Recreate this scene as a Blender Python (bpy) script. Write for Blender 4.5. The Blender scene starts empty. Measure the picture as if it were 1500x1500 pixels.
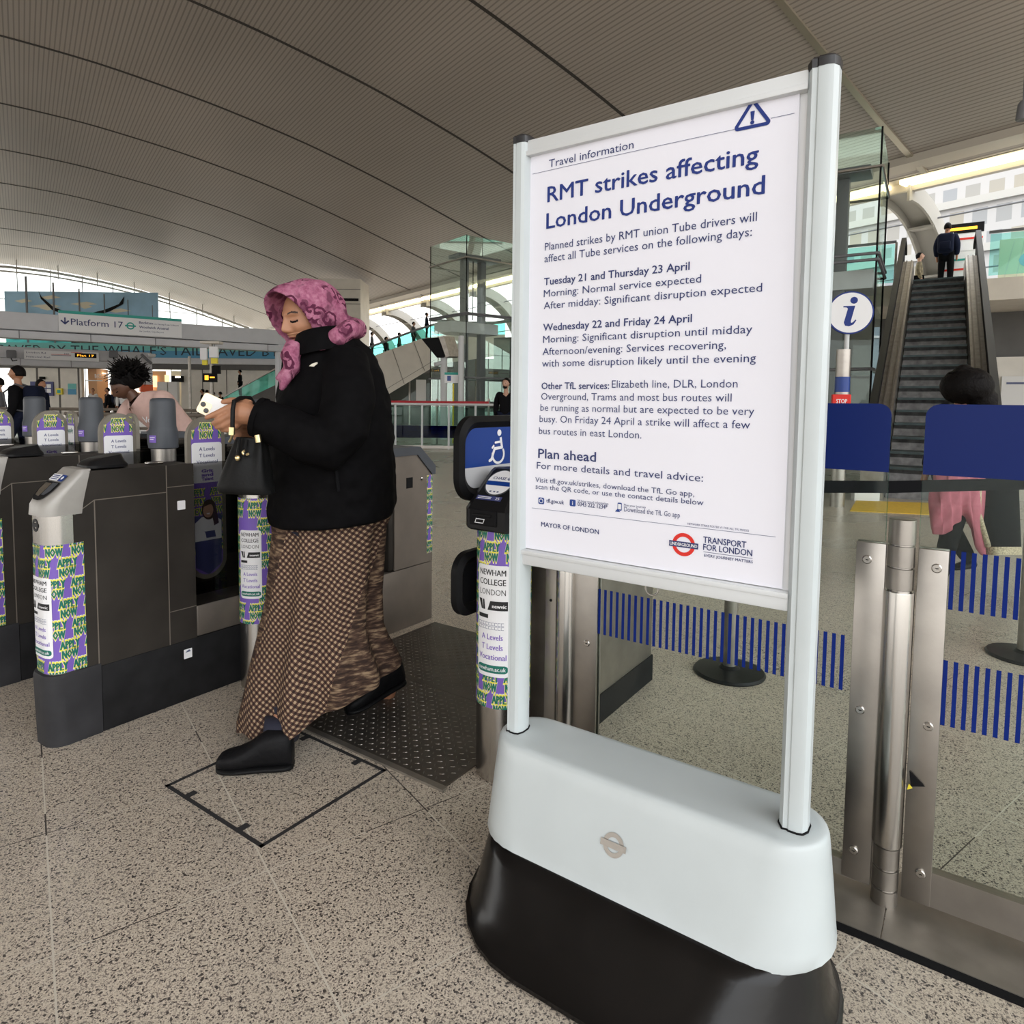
import bpy, bmesh, math, random
import numpy as np
from mathutils import Vector, Matrix, noise
random.seed(7)
C = bpy.context.scene.collection
PI = math.pi
# ------------------------------------------------------------------ camera
F, CY, PITCH, ROLL, CX, HC, GA = 979.6, 652.0, .0667, .0108, 744.0, 1.3, .6091
SA = math.radians(36.0)
cam = bpy.data.cameras.new('camera'); camo = bpy.data.objects.new('camera', cam); C.objects.link(camo)
cam.sensor_fit = 'HORIZONTAL'; cam.sensor_width = 36; cam.lens = F/1500*36
cam.shift_x = (750-CX)/1500; cam.shift_y = (CY-750)/1500
cam.clip_start = .05; cam.clip_end = 400
camo.matrix_world = Matrix.Translation((0,0,HC)) @ Matrix.Rotation(PI/2-PITCH,4,'X') @ Matrix.Rotation(ROLL,4,'Z')
bpy.context.scene.camera = camo
# ------------------------------------------------------------------ light
w = bpy.data.worlds.new('world'); bpy.context.scene.world = w; w.use_nodes = True
wn = w.node_tree; wn.nodes.clear()
wo = wn.nodes.new('ShaderNodeOutputWorld'); wb = wn.nodes.new('ShaderNodeBackground')
wt = wn.nodes.new('ShaderNodeTexCoord'); wx = wn.nodes.new('ShaderNodeSeparateXYZ'); wr = wn.nodes.new('ShaderNodeValToRGB')
wn.links.new(wt.outputs['Generated'], wx.inputs[0]); wn.links.new(wx.outputs['Z'], wr.inputs[0])
wr.color_ramp.elements[0].position = 0.0; wr.color_ramp.elements[0].color = (.62,.60,.57,1); _e = wr.color_ramp.elements.new(.14); _e.color = (1,.985,.96,1)
wr.color_ramp.elements[1].position = .6; wr.color_ramp.elements[1].color = (.93,.96,1,1)
wn.links.new(wr.outputs[0], wb.inputs[0]); wb.inputs[1].default_value = 2.1
wn.links.new(wb.outputs[0], wo.inputs[0])
vs = bpy.context.scene.view_settings
vs.view_transform = 'Standard'; vs.look = 'None'; vs.gamma = 1; vs.use_curve_mapping = False; vs.exposure = 0.9
# ------------------------------------------------------------------ frames
cp_, sp_, cr_, sr_ = math.cos(PITCH), math.sin(PITCH), math.cos(ROLL), math.sin(ROLL)
def ray(px, py):
    a, b = (px-CX)/F, -(py-CY)/F
    x = a*cr_-b*sr_; u = a*sr_+b*cr_
    return Vector((x, cp_+u*sp_, -sp_+u*cp_))
def at(px, py, Y):
    r = ray(px, py); t = Y/r.y; return Vector((r.x*t, Y, HC+r.z*t))
def ground(px, py, z=0):
    r = ray(px, py); t = (z-HC)/r.z; return Vector((r.x*t, r.y*t, z))
def G(x, y, z=0):
    c, s = math.cos(GA), math.sin(GA); return Vector((x*c+y*s, -x*s+y*c, z))
def G_inv(p):
    c, s = math.cos(GA), math.sin(GA); return Vector((p.x*c-p.y*s, p.x*s+p.y*c, p.z))
def S(r, s, z=0):
    c, k = math.cos(SA), math.sin(SA); return Vector((r*c-s*k, r*k+s*c, z))
# ------------------------------------------------------------------ materials
M = {}
def mat(name, col, rough=.5, metal=0, spec=.5, noise_amt=0, noise_scale=20, bump=0, bump_scale=60, emit=0, coat=0):
    m = bpy.data.materials.new(name); m.use_nodes = True; nt = m.node_tree; b = nt.nodes['Principled BSDF']
    b.inputs['Base Color'].default_value = (*col, 1); b.inputs['Roughness'].default_value = rough
    b.inputs['Metallic'].default_value = metal; b.inputs['Specular IOR Level'].default_value = spec
    if coat: b.inputs['Coat Weight'].default_value = coat
    tc = nt.nodes.new('ShaderNodeTexCoord')
    n = nt.nodes.new('ShaderNodeTexNoise'); n.inputs['Scale'].default_value = noise_scale; n.inputs['Detail'].default_value = 5
    nt.links.new(tc.outputs['Object'], n.inputs['Vector'])
    if noise_amt:
        mr = nt.nodes.new('ShaderNodeMapRange'); mr.inputs[1].default_value = .3; mr.inputs[2].default_value = .7
        mr.inputs[3].default_value = 1-noise_amt; mr.inputs[4].default_value = 1+noise_amt
        mx = nt.nodes.new('ShaderNodeMix'); mx.data_type = 'RGBA'; mx.blend_type = 'MULTIPLY'; mx.inputs[0].default_value = 1
        mx.inputs[6].default_value = (*col, 1)
        nt.links.new(n.outputs[0], mr.inputs[0]); nt.links.new(mr.outputs[0], mx.inputs[7]); nt.links.new(mx.outputs[2], b.inputs['Base Color'])
    if bump:
        n2 = nt.nodes.new('ShaderNodeTexNoise'); n2.inputs['Scale'].default_value = bump_scale; n2.inputs['Detail'].default_value = 4
        nt.links.new(tc.outputs['Object'], n2.inputs['Vector'])
        bp = nt.nodes.new('ShaderNodeBump'); bp.inputs['Strength'].default_value = bump; bp.inputs['Distance'].default_value = .01
        nt.links.new(n2.outputs[0], bp.inputs['Height']); nt.links.new(bp.outputs[0], b.inputs['Normal'])
    if emit:
        b.inputs['Emission Color'].default_value = (*col, 1); b.inputs['Emission Strength'].default_value = emit
    M[name] = m; return m
def glass(name, tint, refl=.08, rough=0):
    m = bpy.data.materials.new(name); m.use_nodes = True; nt = m.node_tree; nt.nodes.clear()
    o = nt.nodes.new('ShaderNodeOutputMaterial'); t = nt.nodes.new('ShaderNodeBsdfTransparent'); g = nt.nodes.new('ShaderNodeBsdfGlossy')
    t.inputs[0].default_value = (*tint, 1); g.inputs['Roughness'].default_value = rough; g.inputs[0].default_value = (.9,1,.97,1)
    lw = nt.nodes.new('ShaderNodeLayerWeight'); lw.inputs[0].default_value = .25
    mu = nt.nodes.new('ShaderNodeMath'); mu.operation = 'MULTIPLY_ADD'; mu.inputs[1].default_value = .28; mu.inputs[2].default_value = refl*.12; mu.use_clamp = True
    nt.links.new(lw.outputs['Fresnel'], mu.inputs[0])
    mx = nt.nodes.new('ShaderNodeMixShader')
    nt.links.new(mu.outputs[0], mx.inputs[0]); nt.links.new(t.outputs[0], mx.inputs[1]); nt.links.new(g.outputs[0], mx.inputs[2]); nt.links.new(mx.outputs[0], o.inputs[0])
    M[name] = m; return m
mat('enamel', (.56,.61,.62), .32, noise_amt=.03, noise_scale=6)
mat('enamel_white', (.68,.70,.71), .35)
mat('skirt_black', (.0055,.005,.005), .22, spec=.34, noise_amt=.3, noise_scale=9, bump=.05, bump_scale=30)
mat('cap_black', (.02,.02,.022), .35)
mat('paper', (.87,.87,.95), .75, bump=.12, bump_scale=7)
mat('board', (.83,.84,.86), .5)
mat('ink_blue', (.012,.035,.22), .7)
mat('ink_dark', (.03,.045,.16), .7)
mat('ink_grey', (.12,.14,.25), .7)
mat('ink_red', (.72,.025,.015), .6)
mat('ink_white', (.85,.86,.88), .6)
mat('ink_black', (.012,.012,.014), .6)
mat('steel', (.39,.365,.335), .36, 1, noise_amt=.12, noise_scale=8, bump=.02, bump_scale=200)
mat('steel_dull', (.33,.305,.27), .45, .85, noise_amt=.16, noise_scale=9)
mat('steel_bright', (.52,.50,.47), .24, 1)
mat('bronze', (.042,.037,.032), .5, .3, spec=.25, noise_amt=.22, noise_scale=5, bump=.02, bump_scale=120)
mat('bronze_seam', (.22,.19,.16), .5, .4)
mat('bronze_light', (.20,.175,.15), .45, .6, noise_amt=.12, noise_scale=6)
mat('plinth', (.011,.011,.012), .65, spec=.2, noise_amt=.3, noise_scale=12, bump=.06, bump_scale=40)
mat('plinth_grey', (.030,.030,.033), .6, spec=.25, noise_amt=.2, noise_scale=10, bump=.05, bump_scale=40)
mat('hood_grey', (.36,.345,.32), .42, .25, noise_amt=.06)
mat('plastic_grey', (.055,.062,.074), .5, noise_amt=.12, noise_scale=6, bump=.03)
mat('plastic_black', (.009,.009,.010), .38, spec=.22)
mat('rubber', (.006,.006,.0065), .5, spec=.15, bump=.05, bump_scale=120)
mat('paddle_rim', (.20,.18,.145), .55, noise_amt=.08)
mat('st_purple', (.20,.115,.50), .5)
mat('st_yellow', (.88,.80,.07), .5)
mat('st_white', (.88,.88,.90), .5)
mat('st_green', (.004,.16,.12), .5)
mat('st_cream', (.88,.86,.55), .5)
mat('navy_text', (.05,.06,.20), .5)
mat('blue_panel', (.006,.045,.26), .35)
mat('blue_band', (.0035,.016,.125), .45, spec=.2)
mat('blue_stripe', (.006,.022,.18), .6, spec=.1)
mat('reflection_grey', (.55,.56,.58), .5)  # opaque pale grey, paints the reflection low on the wide gate flap
mat('skin', (.40,.19,.105), .48, noise_amt=.06, noise_scale=25)
mat('skin_dark', (.10,.045,.026), .5)
mat('skin_light', (.50,.29,.20), .5)
mat('lips', (.27,.075,.06), .45)
mat('brow', (.045,.022,.016), .7)
mat('eye_dark', (.008,.005,.005), .7, spec=.1)
mat('eye_white', (.55,.48,.44), .3)
mat('eye_lid', (.30,.135,.08), .5)
mat('coat', (.0035,.0033,.0038), .8, spec=.07, noise_amt=.25, noise_scale=40, bump=.25, bump_scale=14)
mat('coat_zip', (.7,.66,.55), .4)
mat('hair', (.005,.004,.004), .6, spec=.12, bump=.6, bump_scale=80)
mat('shoe', (.006,.006,.007), .5, spec=.15, bump=.2, bump_scale=60)
mat('sock', (.012,.013,.028), .8)
mat('bag', (.006,.006,.006), .5, spec=.16, bump=.12, bump_scale=90)
mat('gold', (.82,.66,.36), .3, 1)
mat('phone_white', (.78,.77,.76), .2)
mat('phone_gold', (.62,.50,.33), .3, .8)
mat('lens', (.006,.006,.009), .08)
mat('hatch', (.028,.028,.03), .55)
mat('jumper', (.56,.38,.335), .85, noise_amt=.06, bump=.1)
mat('cloth_black', (.006,.006,.007), .85, spec=.08)
mat('cloth_navy', (.008,.011,.026), .85, spec=.1)
mat('cloth_grey', (.10,.10,.11), .8)
mat('cloth_white', (.72,.72,.72), .8)
mat('cloth_green', (.05,.14,.09), .8)
mat('cloth_red', (.45,.03,.04), .8)
mat('cloth_blue', (.06,.09,.2), .8)
mat('cloth_pink', (.44,.13,.17), .85, noise_amt=.1, noise_scale=14, bump=.3, bump_scale=25)
mat('trim_gold', (.42,.36,.24), .7, noise_amt=.5, noise_scale=90)
mat('beam', (.60,.61,.645), .5, noise_amt=.04, noise_scale=3)
mat('beam_dark', (.16,.165,.18), .5)
mat('cladding', (.66,.62,.55), .6, noise_amt=.06, noise_scale=2)
mat('cladding_line', (.12,.11,.10), .6)
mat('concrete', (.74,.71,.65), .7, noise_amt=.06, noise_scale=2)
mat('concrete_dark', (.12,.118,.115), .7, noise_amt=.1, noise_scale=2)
mat('dark', (.007,.007,.008), .65, spec=.15)
mat('teal', (.03,.30,.30), .6, noise_amt=.25, noise_scale=1.2)
mat('teal_light', (.12,.66,.62), .6, noise_amt=.15, noise_scale=1)
mat('sky_blue', (.33,.55,.74), .6, noise_amt=.2, noise_scale=.4)
mat('cream', (.74,.70,.56), .6)
mat('banner_green', (.16,.50,.48), .6)
mat('banner_blue', (.08,.30,.50), .6)
mat('banner_text', (.02,.035,.05), .7)
mat('shop_wall', (.62,.34,.17), .6)
mat('shop_glow', (1,.62,.30), .6, emit=.9)
mat('shop_lamp', (1,.88,.66), .6, emit=3)
mat('strip_glow', (1,.88,.58), .6, emit=2.2)
mat('amber', (1,.42,.03), .6, emit=1.2)
mat('sign_yellow', (.85,.72,.05), .5)
mat('sign_orange', (.8,.12,.03), .5)
mat('tactile', (.62,.40,.03), .7, noise_amt=.12, noise_scale=30)
mat('pole_white', (.62,.64,.65), .4)
mat('step', (.06,.085,.088), .5, .5, noise_amt=.3, noise_scale=8)
mat('step_riser', (.16,.16,.16), .5, .5, noise_amt=.4, noise_scale=10)
mat('olive', (.17,.14,.08), .8, noise_amt=.5, noise_scale=12)
mat('rib', (.42,.40,.36), .6)
mat('light_panel', (.74,.74,.73), .6)
mat('green_sign', (.02,.36,.30), .5)
glass('glass_clear', (.93,.97,.95))
glass('glass_green', (.74,.88,.84), .10)
glass('glass_lift', (.955,.985,.97), .08)
glass('glass_balustrade', (.66,.92,.88), .08)
glass('glass_smoke', (.62,.62,.62), .05)
glass('glass_blue', (.02,.05,.30), .10)
# ------------------------------------------------------------------ mesh builder
def skin_mesh(joints, edges, radii, sub=1):
    bm = bmesh.new(); L = bm.verts.layers.skin.verify()
    vs_ = [bm.verts.new(j) for j in joints]
    for i, v in enumerate(vs_):
        r = radii[i]; v[L].radius = (r, r) if not isinstance(r, tuple) else r
    vs_[0][L].use_root = True
    for a, b in edges: bm.edges.new((vs_[a], vs_[b]))
    me = bpy.data.meshes.new('tmp'); bm.to_mesh(me); bm.free()
    o = bpy.data.objects.new('tmp', me); C.objects.link(o)
    k = o.modifiers.new('k', 'SKIN'); k.use_smooth_shade = True; k.branch_smoothing = .5
    s = o.modifiers.new('s', 'SUBSURF'); s.levels = sub; s.render_levels = sub
    return grab(o)
def grab(o):
    dg = bpy.context.evaluated_depsgraph_get(); e = o.evaluated_get(dg); me = e.to_mesh()
    v = [tuple(q.co) for q in me.vertices]; f = [tuple(p.vertices) for p in me.polygons]
    e.to_mesh_clear(); d = o.data; bpy.data.objects.remove(o)
    if isinstance(d, bpy.types.Mesh): bpy.data.meshes.remove(d)
    else: bpy.data.curves.remove(d)
    return v, f
def remesh(v, f, vox=.01, smooth=6, fac=.5):
    me = bpy.data.meshes.new('tmp'); me.from_pydata(v, [], f); me.update()
    bm = bmesh.new(); bm.from_mesh(me); bmesh.ops.recalc_face_normals(bm, faces=bm.faces); bm.to_mesh(me); bm.free()
    o = bpy.data.objects.new('tmp', me); C.objects.link(o)
    r = o.modifiers.new('r', 'REMESH'); r.mode = 'VOXEL'; r.voxel_size = vox
    s = o.modifiers.new('s', 'SMOOTH'); s.iterations = smooth; s.factor = fac
    return grab(o)
TXT = {}
def text2d(s, off=0., res=2):
    k = (s, off, res)
    if k in TXT: return TXT[k]
    c = bpy.data.curves.new('tmp', 'FONT'); c.body = s; c.size = 1; c.offset = off; c.resolution_u = res; c.fill_mode = 'FRONT'
    o = bpy.data.objects.new('tmp', c); C.objects.link(o)
    v, f = grab(o); TXT[k] = ([(p[0], p[1]) for p in v], f); return TXT[k]
CAP = max(p[1] for p in text2d('H')[0])
def clip(poly, u0, u1, v0, v1):
    for ax, lim, sg in ((0,u0,1),(0,u1,-1),(1,v0,1),(1,v1,-1)):
        out = []
        for i in range(len(poly)):
            a, b = poly[i], poly[(i+1)%len(poly)]
            da, db = (a[ax]-lim)*sg, (b[ax]-lim)*sg
            if da >= 0: out.append(a)
            if (da >= 0) != (db >= 0):
                t = da/(da-db); out.append((a[0]+(b[0]-a[0])*t, a[1]+(b[1]-a[1])*t))
        poly = out
        if len(poly) < 3: return []
    return poly
class MB:
    def __init__(s): s.v = []; s.f = []; s.m = []; s.mats = []; s.cur = 0
    def mat(s, name):
        if name not in s.mats: s.mats.append(name)
        s.cur = s.mats.index(name); return s
    def add(s, v, f, T=None):
        o = len(s.v); s.v += [tuple(T @ Vector(p)) if T else tuple(p) for p in v]
        s.f += [tuple(i+o for i in q) for q in f]; s.m += [s.cur]*len(f); return s
    def box(s, x0, y0, z0, x1, y1, z1, bev=0, T=None, seg=2):
        bm = bmesh.new(); bmesh.ops.create_cube(bm, size=1)
        for v in bm.verts: v.co = Vector(((x0+x1)/2+v.co.x*(x1-x0), (y0+y1)/2+v.co.y*(y1-y0), (z0+z1)/2+v.co.z*(z1-z0)))
        if bev: bmesh.ops.bevel(bm, geom=bm.edges[:], offset=bev, segments=seg, profile=.5, affect='EDGES')
        bm.verts.index_update(); s.add([v.co.copy() for v in bm.verts], [[v.index for v in f.verts] for f in bm.faces], T); bm.free(); return s
    def loft(s, rings, c0=True, c1=True, closed=True, T=None):
        n = len(rings[0]); v = [p for r in rings for p in r]; f = []
        for i in range(len(rings)-1):
            for j in range(n if closed else n-1):
                k = (j+1) % n; f.append((i*n+j, i*n+k, (i+1)*n+k, (i+1)*n+j))
        if c0: f.append(tuple(range(n-1,-1,-1)))
        if c1: f.append(tuple((len(rings)-1)*n+j for j in range(n)))
        return s.add(v, f, T)
    def tube(s, path, r, n=10, cap=True, T=None):
        P = [Vector(p) for p in path]; rs = r if isinstance(r, (list, tuple)) else [r]*len(P); rings = []
        up = Vector((0,0,1)); prev = None
        for i, p in enumerate(P):
            d = (P[min(i+1,len(P)-1)]-P[max(i-1,0)]).normalized()
            a = prev if prev is not None else (up if abs(d.z) < .9 else Vector((1,0,0)))
            x = (a-d*a.dot(d)).normalized(); prev = x; y = d.cross(x)
            rings.append([p+(x*math.cos(t)+y*math.sin(t))*rs[i] for t in [2*PI*k/n for k in range(n)]])
        return s.loft(rings, cap, cap, T=T)
    def cyl(s, p, q, r, r2=None, n=20, T=None): return s.tube([p, q], [r, r if r2 is None else r2], n, T=T)
    def lathe(s, prof, c=(0,0), n=28, T=None):
        rings = [[(c[0]+r*math.cos(2*PI*k/n), c[1]+r*math.sin(2*PI*k/n), z) for k in range(n)] for r, z in prof]
        return s.loft(rings, T=T)
    def ell(s, c, r, nu=16, nv=10, T=None):
        rings = []
        for i in range(nv+1):
            t = PI*min(max(i/nv,.02),.98); rings.append([(c[0]+r[0]*math.sin(t)*math.cos(2*PI*k/nu), c[1]+r[1]*math.sin(t)*math.sin(2*PI*k/nu), c[2]-r[2]*math.cos(t)) for k in range(nu)])
        return s.loft(rings, T=T)
    def prism(s, poly, fn, d0, d1):
        n = len(poly); return s.loft([[fn(u,v,d0) for u, v in poly],[fn(u,v,d1) for u, v in poly]])
    def flat(s, poly, fn, d=0):
        return s.add([fn(u,v,d) for u, v in poly], [tuple(range(len(poly)))])
    def sheet(s, u0, u1, v0, v1, fn, d=0, nu=1, nv=1):
        v = [fn(u0+(u1-u0)*i/nu, v0+(v1-v0)*j/nv, d) for j in range(nv+1) for i in range(nu+1)]
        f = [(j*(nu+1)+i, j*(nu+1)+i+1, (j+1)*(nu+1)+i+1, (j+1)*(nu+1)+i) for j in range(nv) for i in range(nu)]
        return s.add(v, f)
    def text(s, t, fn, x0, z0, cap, x1=None, d=0, off=0., align='L', bounds=None, res=2):
        if 0 < off <= .035:      # bold: two slightly shifted copies instead of swollen outlines
            e = cap*(.012+off)*.9
            for q in (-e, e): s.text(t, fn, x0+q, z0, cap, None if x1 is None else (x1+q if align == 'L' else x1), d+(q > 0)*2e-5, 0, align, bounds, res)
            return s
        v, f = text2d(t, off, res)
        if not v: return s
        k = cap/CAP; lo = min(p[0] for p in v); hi = max(p[0] for p in v)
        kx = k if x1 is None or align != 'L' else (x1-x0)/(hi-lo)
        if align == 'C':
            if x1 is not None: kx = x1/(hi-lo)          # x1 = wanted width
            o = x0-(lo+hi)/2*kx
        else: o = x0-lo*kx
        P = [(o+p[0]*kx, z0+p[1]*k) for p in v]
        if bounds is None: return s.add([fn(a,b,d) for a, b in P], f)
        for q in f:
            poly = clip([P[i] for i in q], *bounds)
            if poly: s.flat(poly, fn, d)
        return s
    def build(s, name, parent=None, off=(0,0,0), smooth=35, weld=False):
        me = bpy.data.meshes.new(name); ox, oy, oz = off
        me.from_pydata([(p[0]-ox, p[1]-oy, p[2]-oz) for p in s.v], [], s.f)
        for k in s.mats: me.materials.append(M[k])
        me.polygons.foreach_set('material_index', s.m)
        if smooth:
            me.polygons.foreach_set('use_smooth', [True]*len(s.f)); me.update()
            bm = bmesh.new(); bm.from_mesh(me); bmesh.ops.recalc_face_normals(bm, faces=bm.faces); bm.to_mesh(me); bm.free()
            me.set_sharp_from_angle(angle=math.radians(smooth))
        me.update()
        o = bpy.data.objects.new(name, me); C.objects.link(o)
        if parent is not None: o.parent = parent
        return o
def ring_poly(cx, cy, hx, hy, r, n=6):
    out = []
    for qx, qy, a in ((1,1,0),(-1,1,90),(-1,-1,180),(1,-1,270)):
        for i in range(n+1):
            t = math.radians(a+90*i/n); out.append((cx+qx*(hx-r)+r*math.cos(t), cy+qy*(hy-r)+r*math.sin(t)))
    return out
def disc_poly(cx, cy, r, n=32, ry=None):
    ry = ry or r; return [(cx+r*math.cos(2*PI*k/n), cy+ry*math.sin(2*PI*k/n)) for k in range(n)]
class Thing:
    """Empty at the base of a thing; parts are given in the frame of the thing's origin frame."""
    def __init__(s, name, label, cat, p=(0,0,0), frame='W', group=None, loc=None, rot=None):
        s.e = bpy.data.objects.new(name, None); C.objects.link(s.e); s.off = Vector(p)
        fr = {'W': 0, 'G': -GA, 'S': SA}[frame]
        q = {'W': lambda a: Vector(a), 'G': lambda a: G(*a), 'S': lambda a: S(*a)}[frame](tuple(p))
        s.e.location = q if loc is None else loc; s.e.rotation_euler = (0,0,fr if rot is None else rot)
        s.e.empty_display_size = .1
        s.e['label'] = label; s.e['category'] = cat
        if group: s.e['group'] = group
    def part(s, mb, name, parent=None, label=None, smooth=35, kind=None):
        o = mb.build(name, parent if parent is not None else s.e, s.off, smooth)
        if label: o['label'] = label
        if kind: o['kind'] = kind
        return o
def single(mb, name, label, cat, p=(0,0,0), frame='W', group=None, smooth=35, kind=None):
    o = mb.build(name, None, p, smooth)
    fr = {'W': 0, 'G': -GA, 'S': SA}[frame]
    o.location = {'W': lambda a: Vector(a), 'G': lambda a: G(*a), 'S': lambda a: S(*a)}[frame](tuple(p)); o.rotation_euler = (0,0,fr)
    if kind == 'structure': o['kind'] = kind
    else:
        if kind: o['kind'] = kind
        o['label'] = label; o['category'] = cat
        if group: o['group'] = group
    return o
def struct(mb, name, frame='W', smooth=35): return single(mb, name, None, None, (0,0,0), frame, smooth=smooth, kind='structure')
def copy_tree(o, parent=None, skip=()):
    c = o.copy(); C.objects.link(c); c.parent = parent
    for ch in list(o.children):
        if ch.name.split('.')[0] not in skip: copy_tree(ch, c, skip)
    return c
# ================================================================== SETTING
def floor_material():
    m = bpy.data.materials.new('terrazzo'); m.use_nodes = True; nt = m.node_tree; b = nt.nodes['Principled BSDF']; L = nt.links.new
    tc = nt.nodes.new('ShaderNodeTexCoord')
    def nd(t, **k):
        n = nt.nodes.new(t)
        for a, v in k.items(): setattr(n, a, v)
        return n
    def math_(op, a, bb=None, c=None):
        n = nd('ShaderNodeMath', operation=op)
        for i, x in enumerate((a, bb, c)):
            if x is None: continue
            if isinstance(x, (int, float)): n.inputs[i].default_value = x
            else: L(x, n.inputs[i])
        return n.outputs[0]
    def speck(scale, lo, hi):
        v = nd('ShaderNodeTexVoronoi'); v.inputs['Scale'].default_value = scale; L(tc.outputs['Object'], v.inputs['Vector'])
        r = nd('ShaderNodeMapRange'); r.inputs[1].default_value = lo; r.inputs[2].default_value = hi; r.clamp = True
        sx = nd('ShaderNodeSeparateColor'); L(v.outputs['Color'], sx.inputs[0]); L(sx.outputs[0], r.inputs[0]); return v, r.outputs[0]
    def mixc(fac, c1, c2):
        n = nd('ShaderNodeMix', data_type='RGBA')
        if isinstance(fac, float): n.inputs[0].default_value = fac
        else: L(fac, n.inputs[0])
        for i, x in ((6, c1), (7, c2)):
            if isinstance(x, tuple): n.inputs[i].default_value = (*x, 1)
            else: L(x, n.inputs[i])
        return n.outputs[2]
    _, s1 = speck(330, .70, .80); _, s2 = speck(210, .88, .92); _, s3 = speck(450, .30, .75)
    col = mixc(s3, (.50,.43,.345), (.66,.585,.48))
    col = mixc(s1, col, (.24,.205,.175)); col = mixc(s2, col, (.075,.065,.06))
    nz = nd('ShaderNodeTexNoise'); nz.inputs['Scale'].default_value = .9; nz.inputs['Detail'].default_value = 4; L(tc.outputs['Object'], nz.inputs['Vector'])
    mr = nd('ShaderNodeMapRange'); mr.inputs[1].default_value = .3; mr.inputs[2].default_value = .7; mr.inputs[3].default_value = .86; mr.inputs[4].default_value = 1.1; L(nz.outputs[0], mr.inputs[0])
    mu = nd('ShaderNodeMix', data_type='RGBA', blend_type='MULTIPLY'); mu.inputs[0].default_value = 1; L(col, mu.inputs[6]); L(mr.outputs[0], mu.inputs[7]); col = mu.outputs[2]
    sp = nd('ShaderNodeSeparateXYZ'); L(tc.outputs['Object'], sp.inputs[0])
    def line(ch, off, per, wd):
        a = math_('SUBTRACT', ch, off); a = math_('DIVIDE', a, per); a = math_('FRACT', a); a = math_('SUBTRACT', a, .5); a = math_('ABSOLUTE', a)
        return math_('LESS_THAN', math_('MULTIPLY', math_('SUBTRACT', .5, a), per), wd)
    lx = line(sp.outputs[0], .02, .49, .0022); ly = line(sp.outputs[1], .193, .5375, .0018)
    n2 = nd('ShaderNodeTexNoise'); n2.inputs['Scale'].default_value = 1.6; L(tc.outputs['Object'], n2.inputs['Vector'])
    dk = math_('GREATER_THAN', n2.outputs[0], .56)
    gcol = mixc(dk, (.62,.57,.48), (.06,.05,.045))
    ln = math_('MAXIMUM', lx, ly)
    col = mixc(ln, col, gcol); L(col, b.inputs['Base Color'])
    b.inputs['Roughness'].default_value = .36; b.inputs['Specular IOR Level'].default_value = .6
    nr = nd('ShaderNodeMapRange'); nr.inputs[3].default_value = .20; nr.inputs[4].default_value = .38; L(nz.outputs[0], nr.inputs[0]); L(nr.outputs[0], b.inputs['Roughness'])
    M['terrazzo'] = m
floor_material()
mb = MB().mat('terrazzo'); mb.box(-70,-60,-.3,90,140,0); struct(mb, 'floor', 'S', 0)
# ---- roof: one long vault
RP = [(-22,5.6),(-18,7.2),(-14,8.6),(-10,9.65),(-6,10.35),(-1,10.72),(2,10.66),(5,10.33),(8,9.8),(10,9.3),(11.5,8.9),(13,8.43),(15.5,7.66),(18.0,6.98)]
def rz(r):
    xs = [p[0] for p in RP]; zs = [p[1] for p in RP]
    # smooth interpolation (local quadratic average of the polyline)
    f = lambda q: float(np.interp(q, xs, zs)); return (f(r-1.2)+2*f(r-.6)+3*f(r)+2*f(r+.6)+f(r+1.2))/9 if r < 17 else f(r)
def roof_material():
    m = bpy.data.materials.new('roof_slats'); m.use_nodes = True; nt = m.node_tree; b = nt.nodes['Principled BSDF']; L = nt.links.new
    tc = nt.nodes.new('ShaderNodeTexCoord'); sp = nt.nodes.new('ShaderNodeSeparateXYZ'); L(tc.outputs['Object'], sp.inputs[0])
    def mt(op, a, c):
        n = nt.nodes.new('ShaderNodeMath'); n.operation = op
        for i, x in enumerate((a, c)):
            if isinstance(x, (int, float)): n.inputs[i].default_value = x
            else: L(x, n.inputs[i])
        return n.outputs[0]
    fr = mt('FRACT', mt('MULTIPLY', sp.outputs[0], 1/.11), 0)
    slat = mt('LESS_THAN', fr, .30)
    nz = nt.nodes.new('ShaderNodeTexNoise'); nz.inputs['Scale'].default_value = .25; nz.inputs['Detail'].default_value = 6
    mp = nt.nodes.new('ShaderNodeMapping'); mp.inputs['Scale'].default_value = (1, .35, 1); L(tc.outputs['Object'], mp.inputs[0]); L(mp.outputs[0], nz.inputs[0])
    mr = nt.nodes.new('ShaderNodeMapRange'); mr.inputs[1].default_value = .3; mr.inputs[2].default_value = .7; mr.inputs[3].default_value = .86; mr.inputs[4].default_value = 1.1; L(nz.outputs[0], mr.inputs[0])
    mx = nt.nodes.new('ShaderNodeMix'); mx.data_type = 'RGBA'; L(slat, mx.inputs[0]); mx.inputs[6].default_value = (.47,.425,.385,1); mx.inputs[7].default_value = (.30,.27,.245,1)
    mu = nt.nodes.new('ShaderNodeMix'); mu.data_type = 'RGBA'; mu.blend_type = 'MULTIPLY'; mu.inputs[0].default_value = 1; L(mx.outputs[2], mu.inputs[6]); L(mr.outputs[0], mu.inputs[7])
    L(mu.outputs[2], b.inputs['Base Color']); b.inputs['Roughness'].default_value = .45; b.inputs['Specular IOR Level'].default_value = .3
    M['roof_slats'] = m
roof_material()
mat('pale_band', (.42,.41,.38), .7)
mat('roof_joint', (.05,.045,.042), .7); mat('roof_edge', (.50,.46,.40), .5); mat('joint_pale', (.46,.42,.34), .35, .5)
rr = [-22+i*.5 for i in range(81)]
S0, S1 = -7.5, 61.0
mb = MB().mat('roof_slats'); n = len(rr)
v = []; f = []
for s in (S0, 10, 25, 40, S1): v += [(r, s, rz(r)) for r in rr]
for r in (0,): pass
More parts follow.
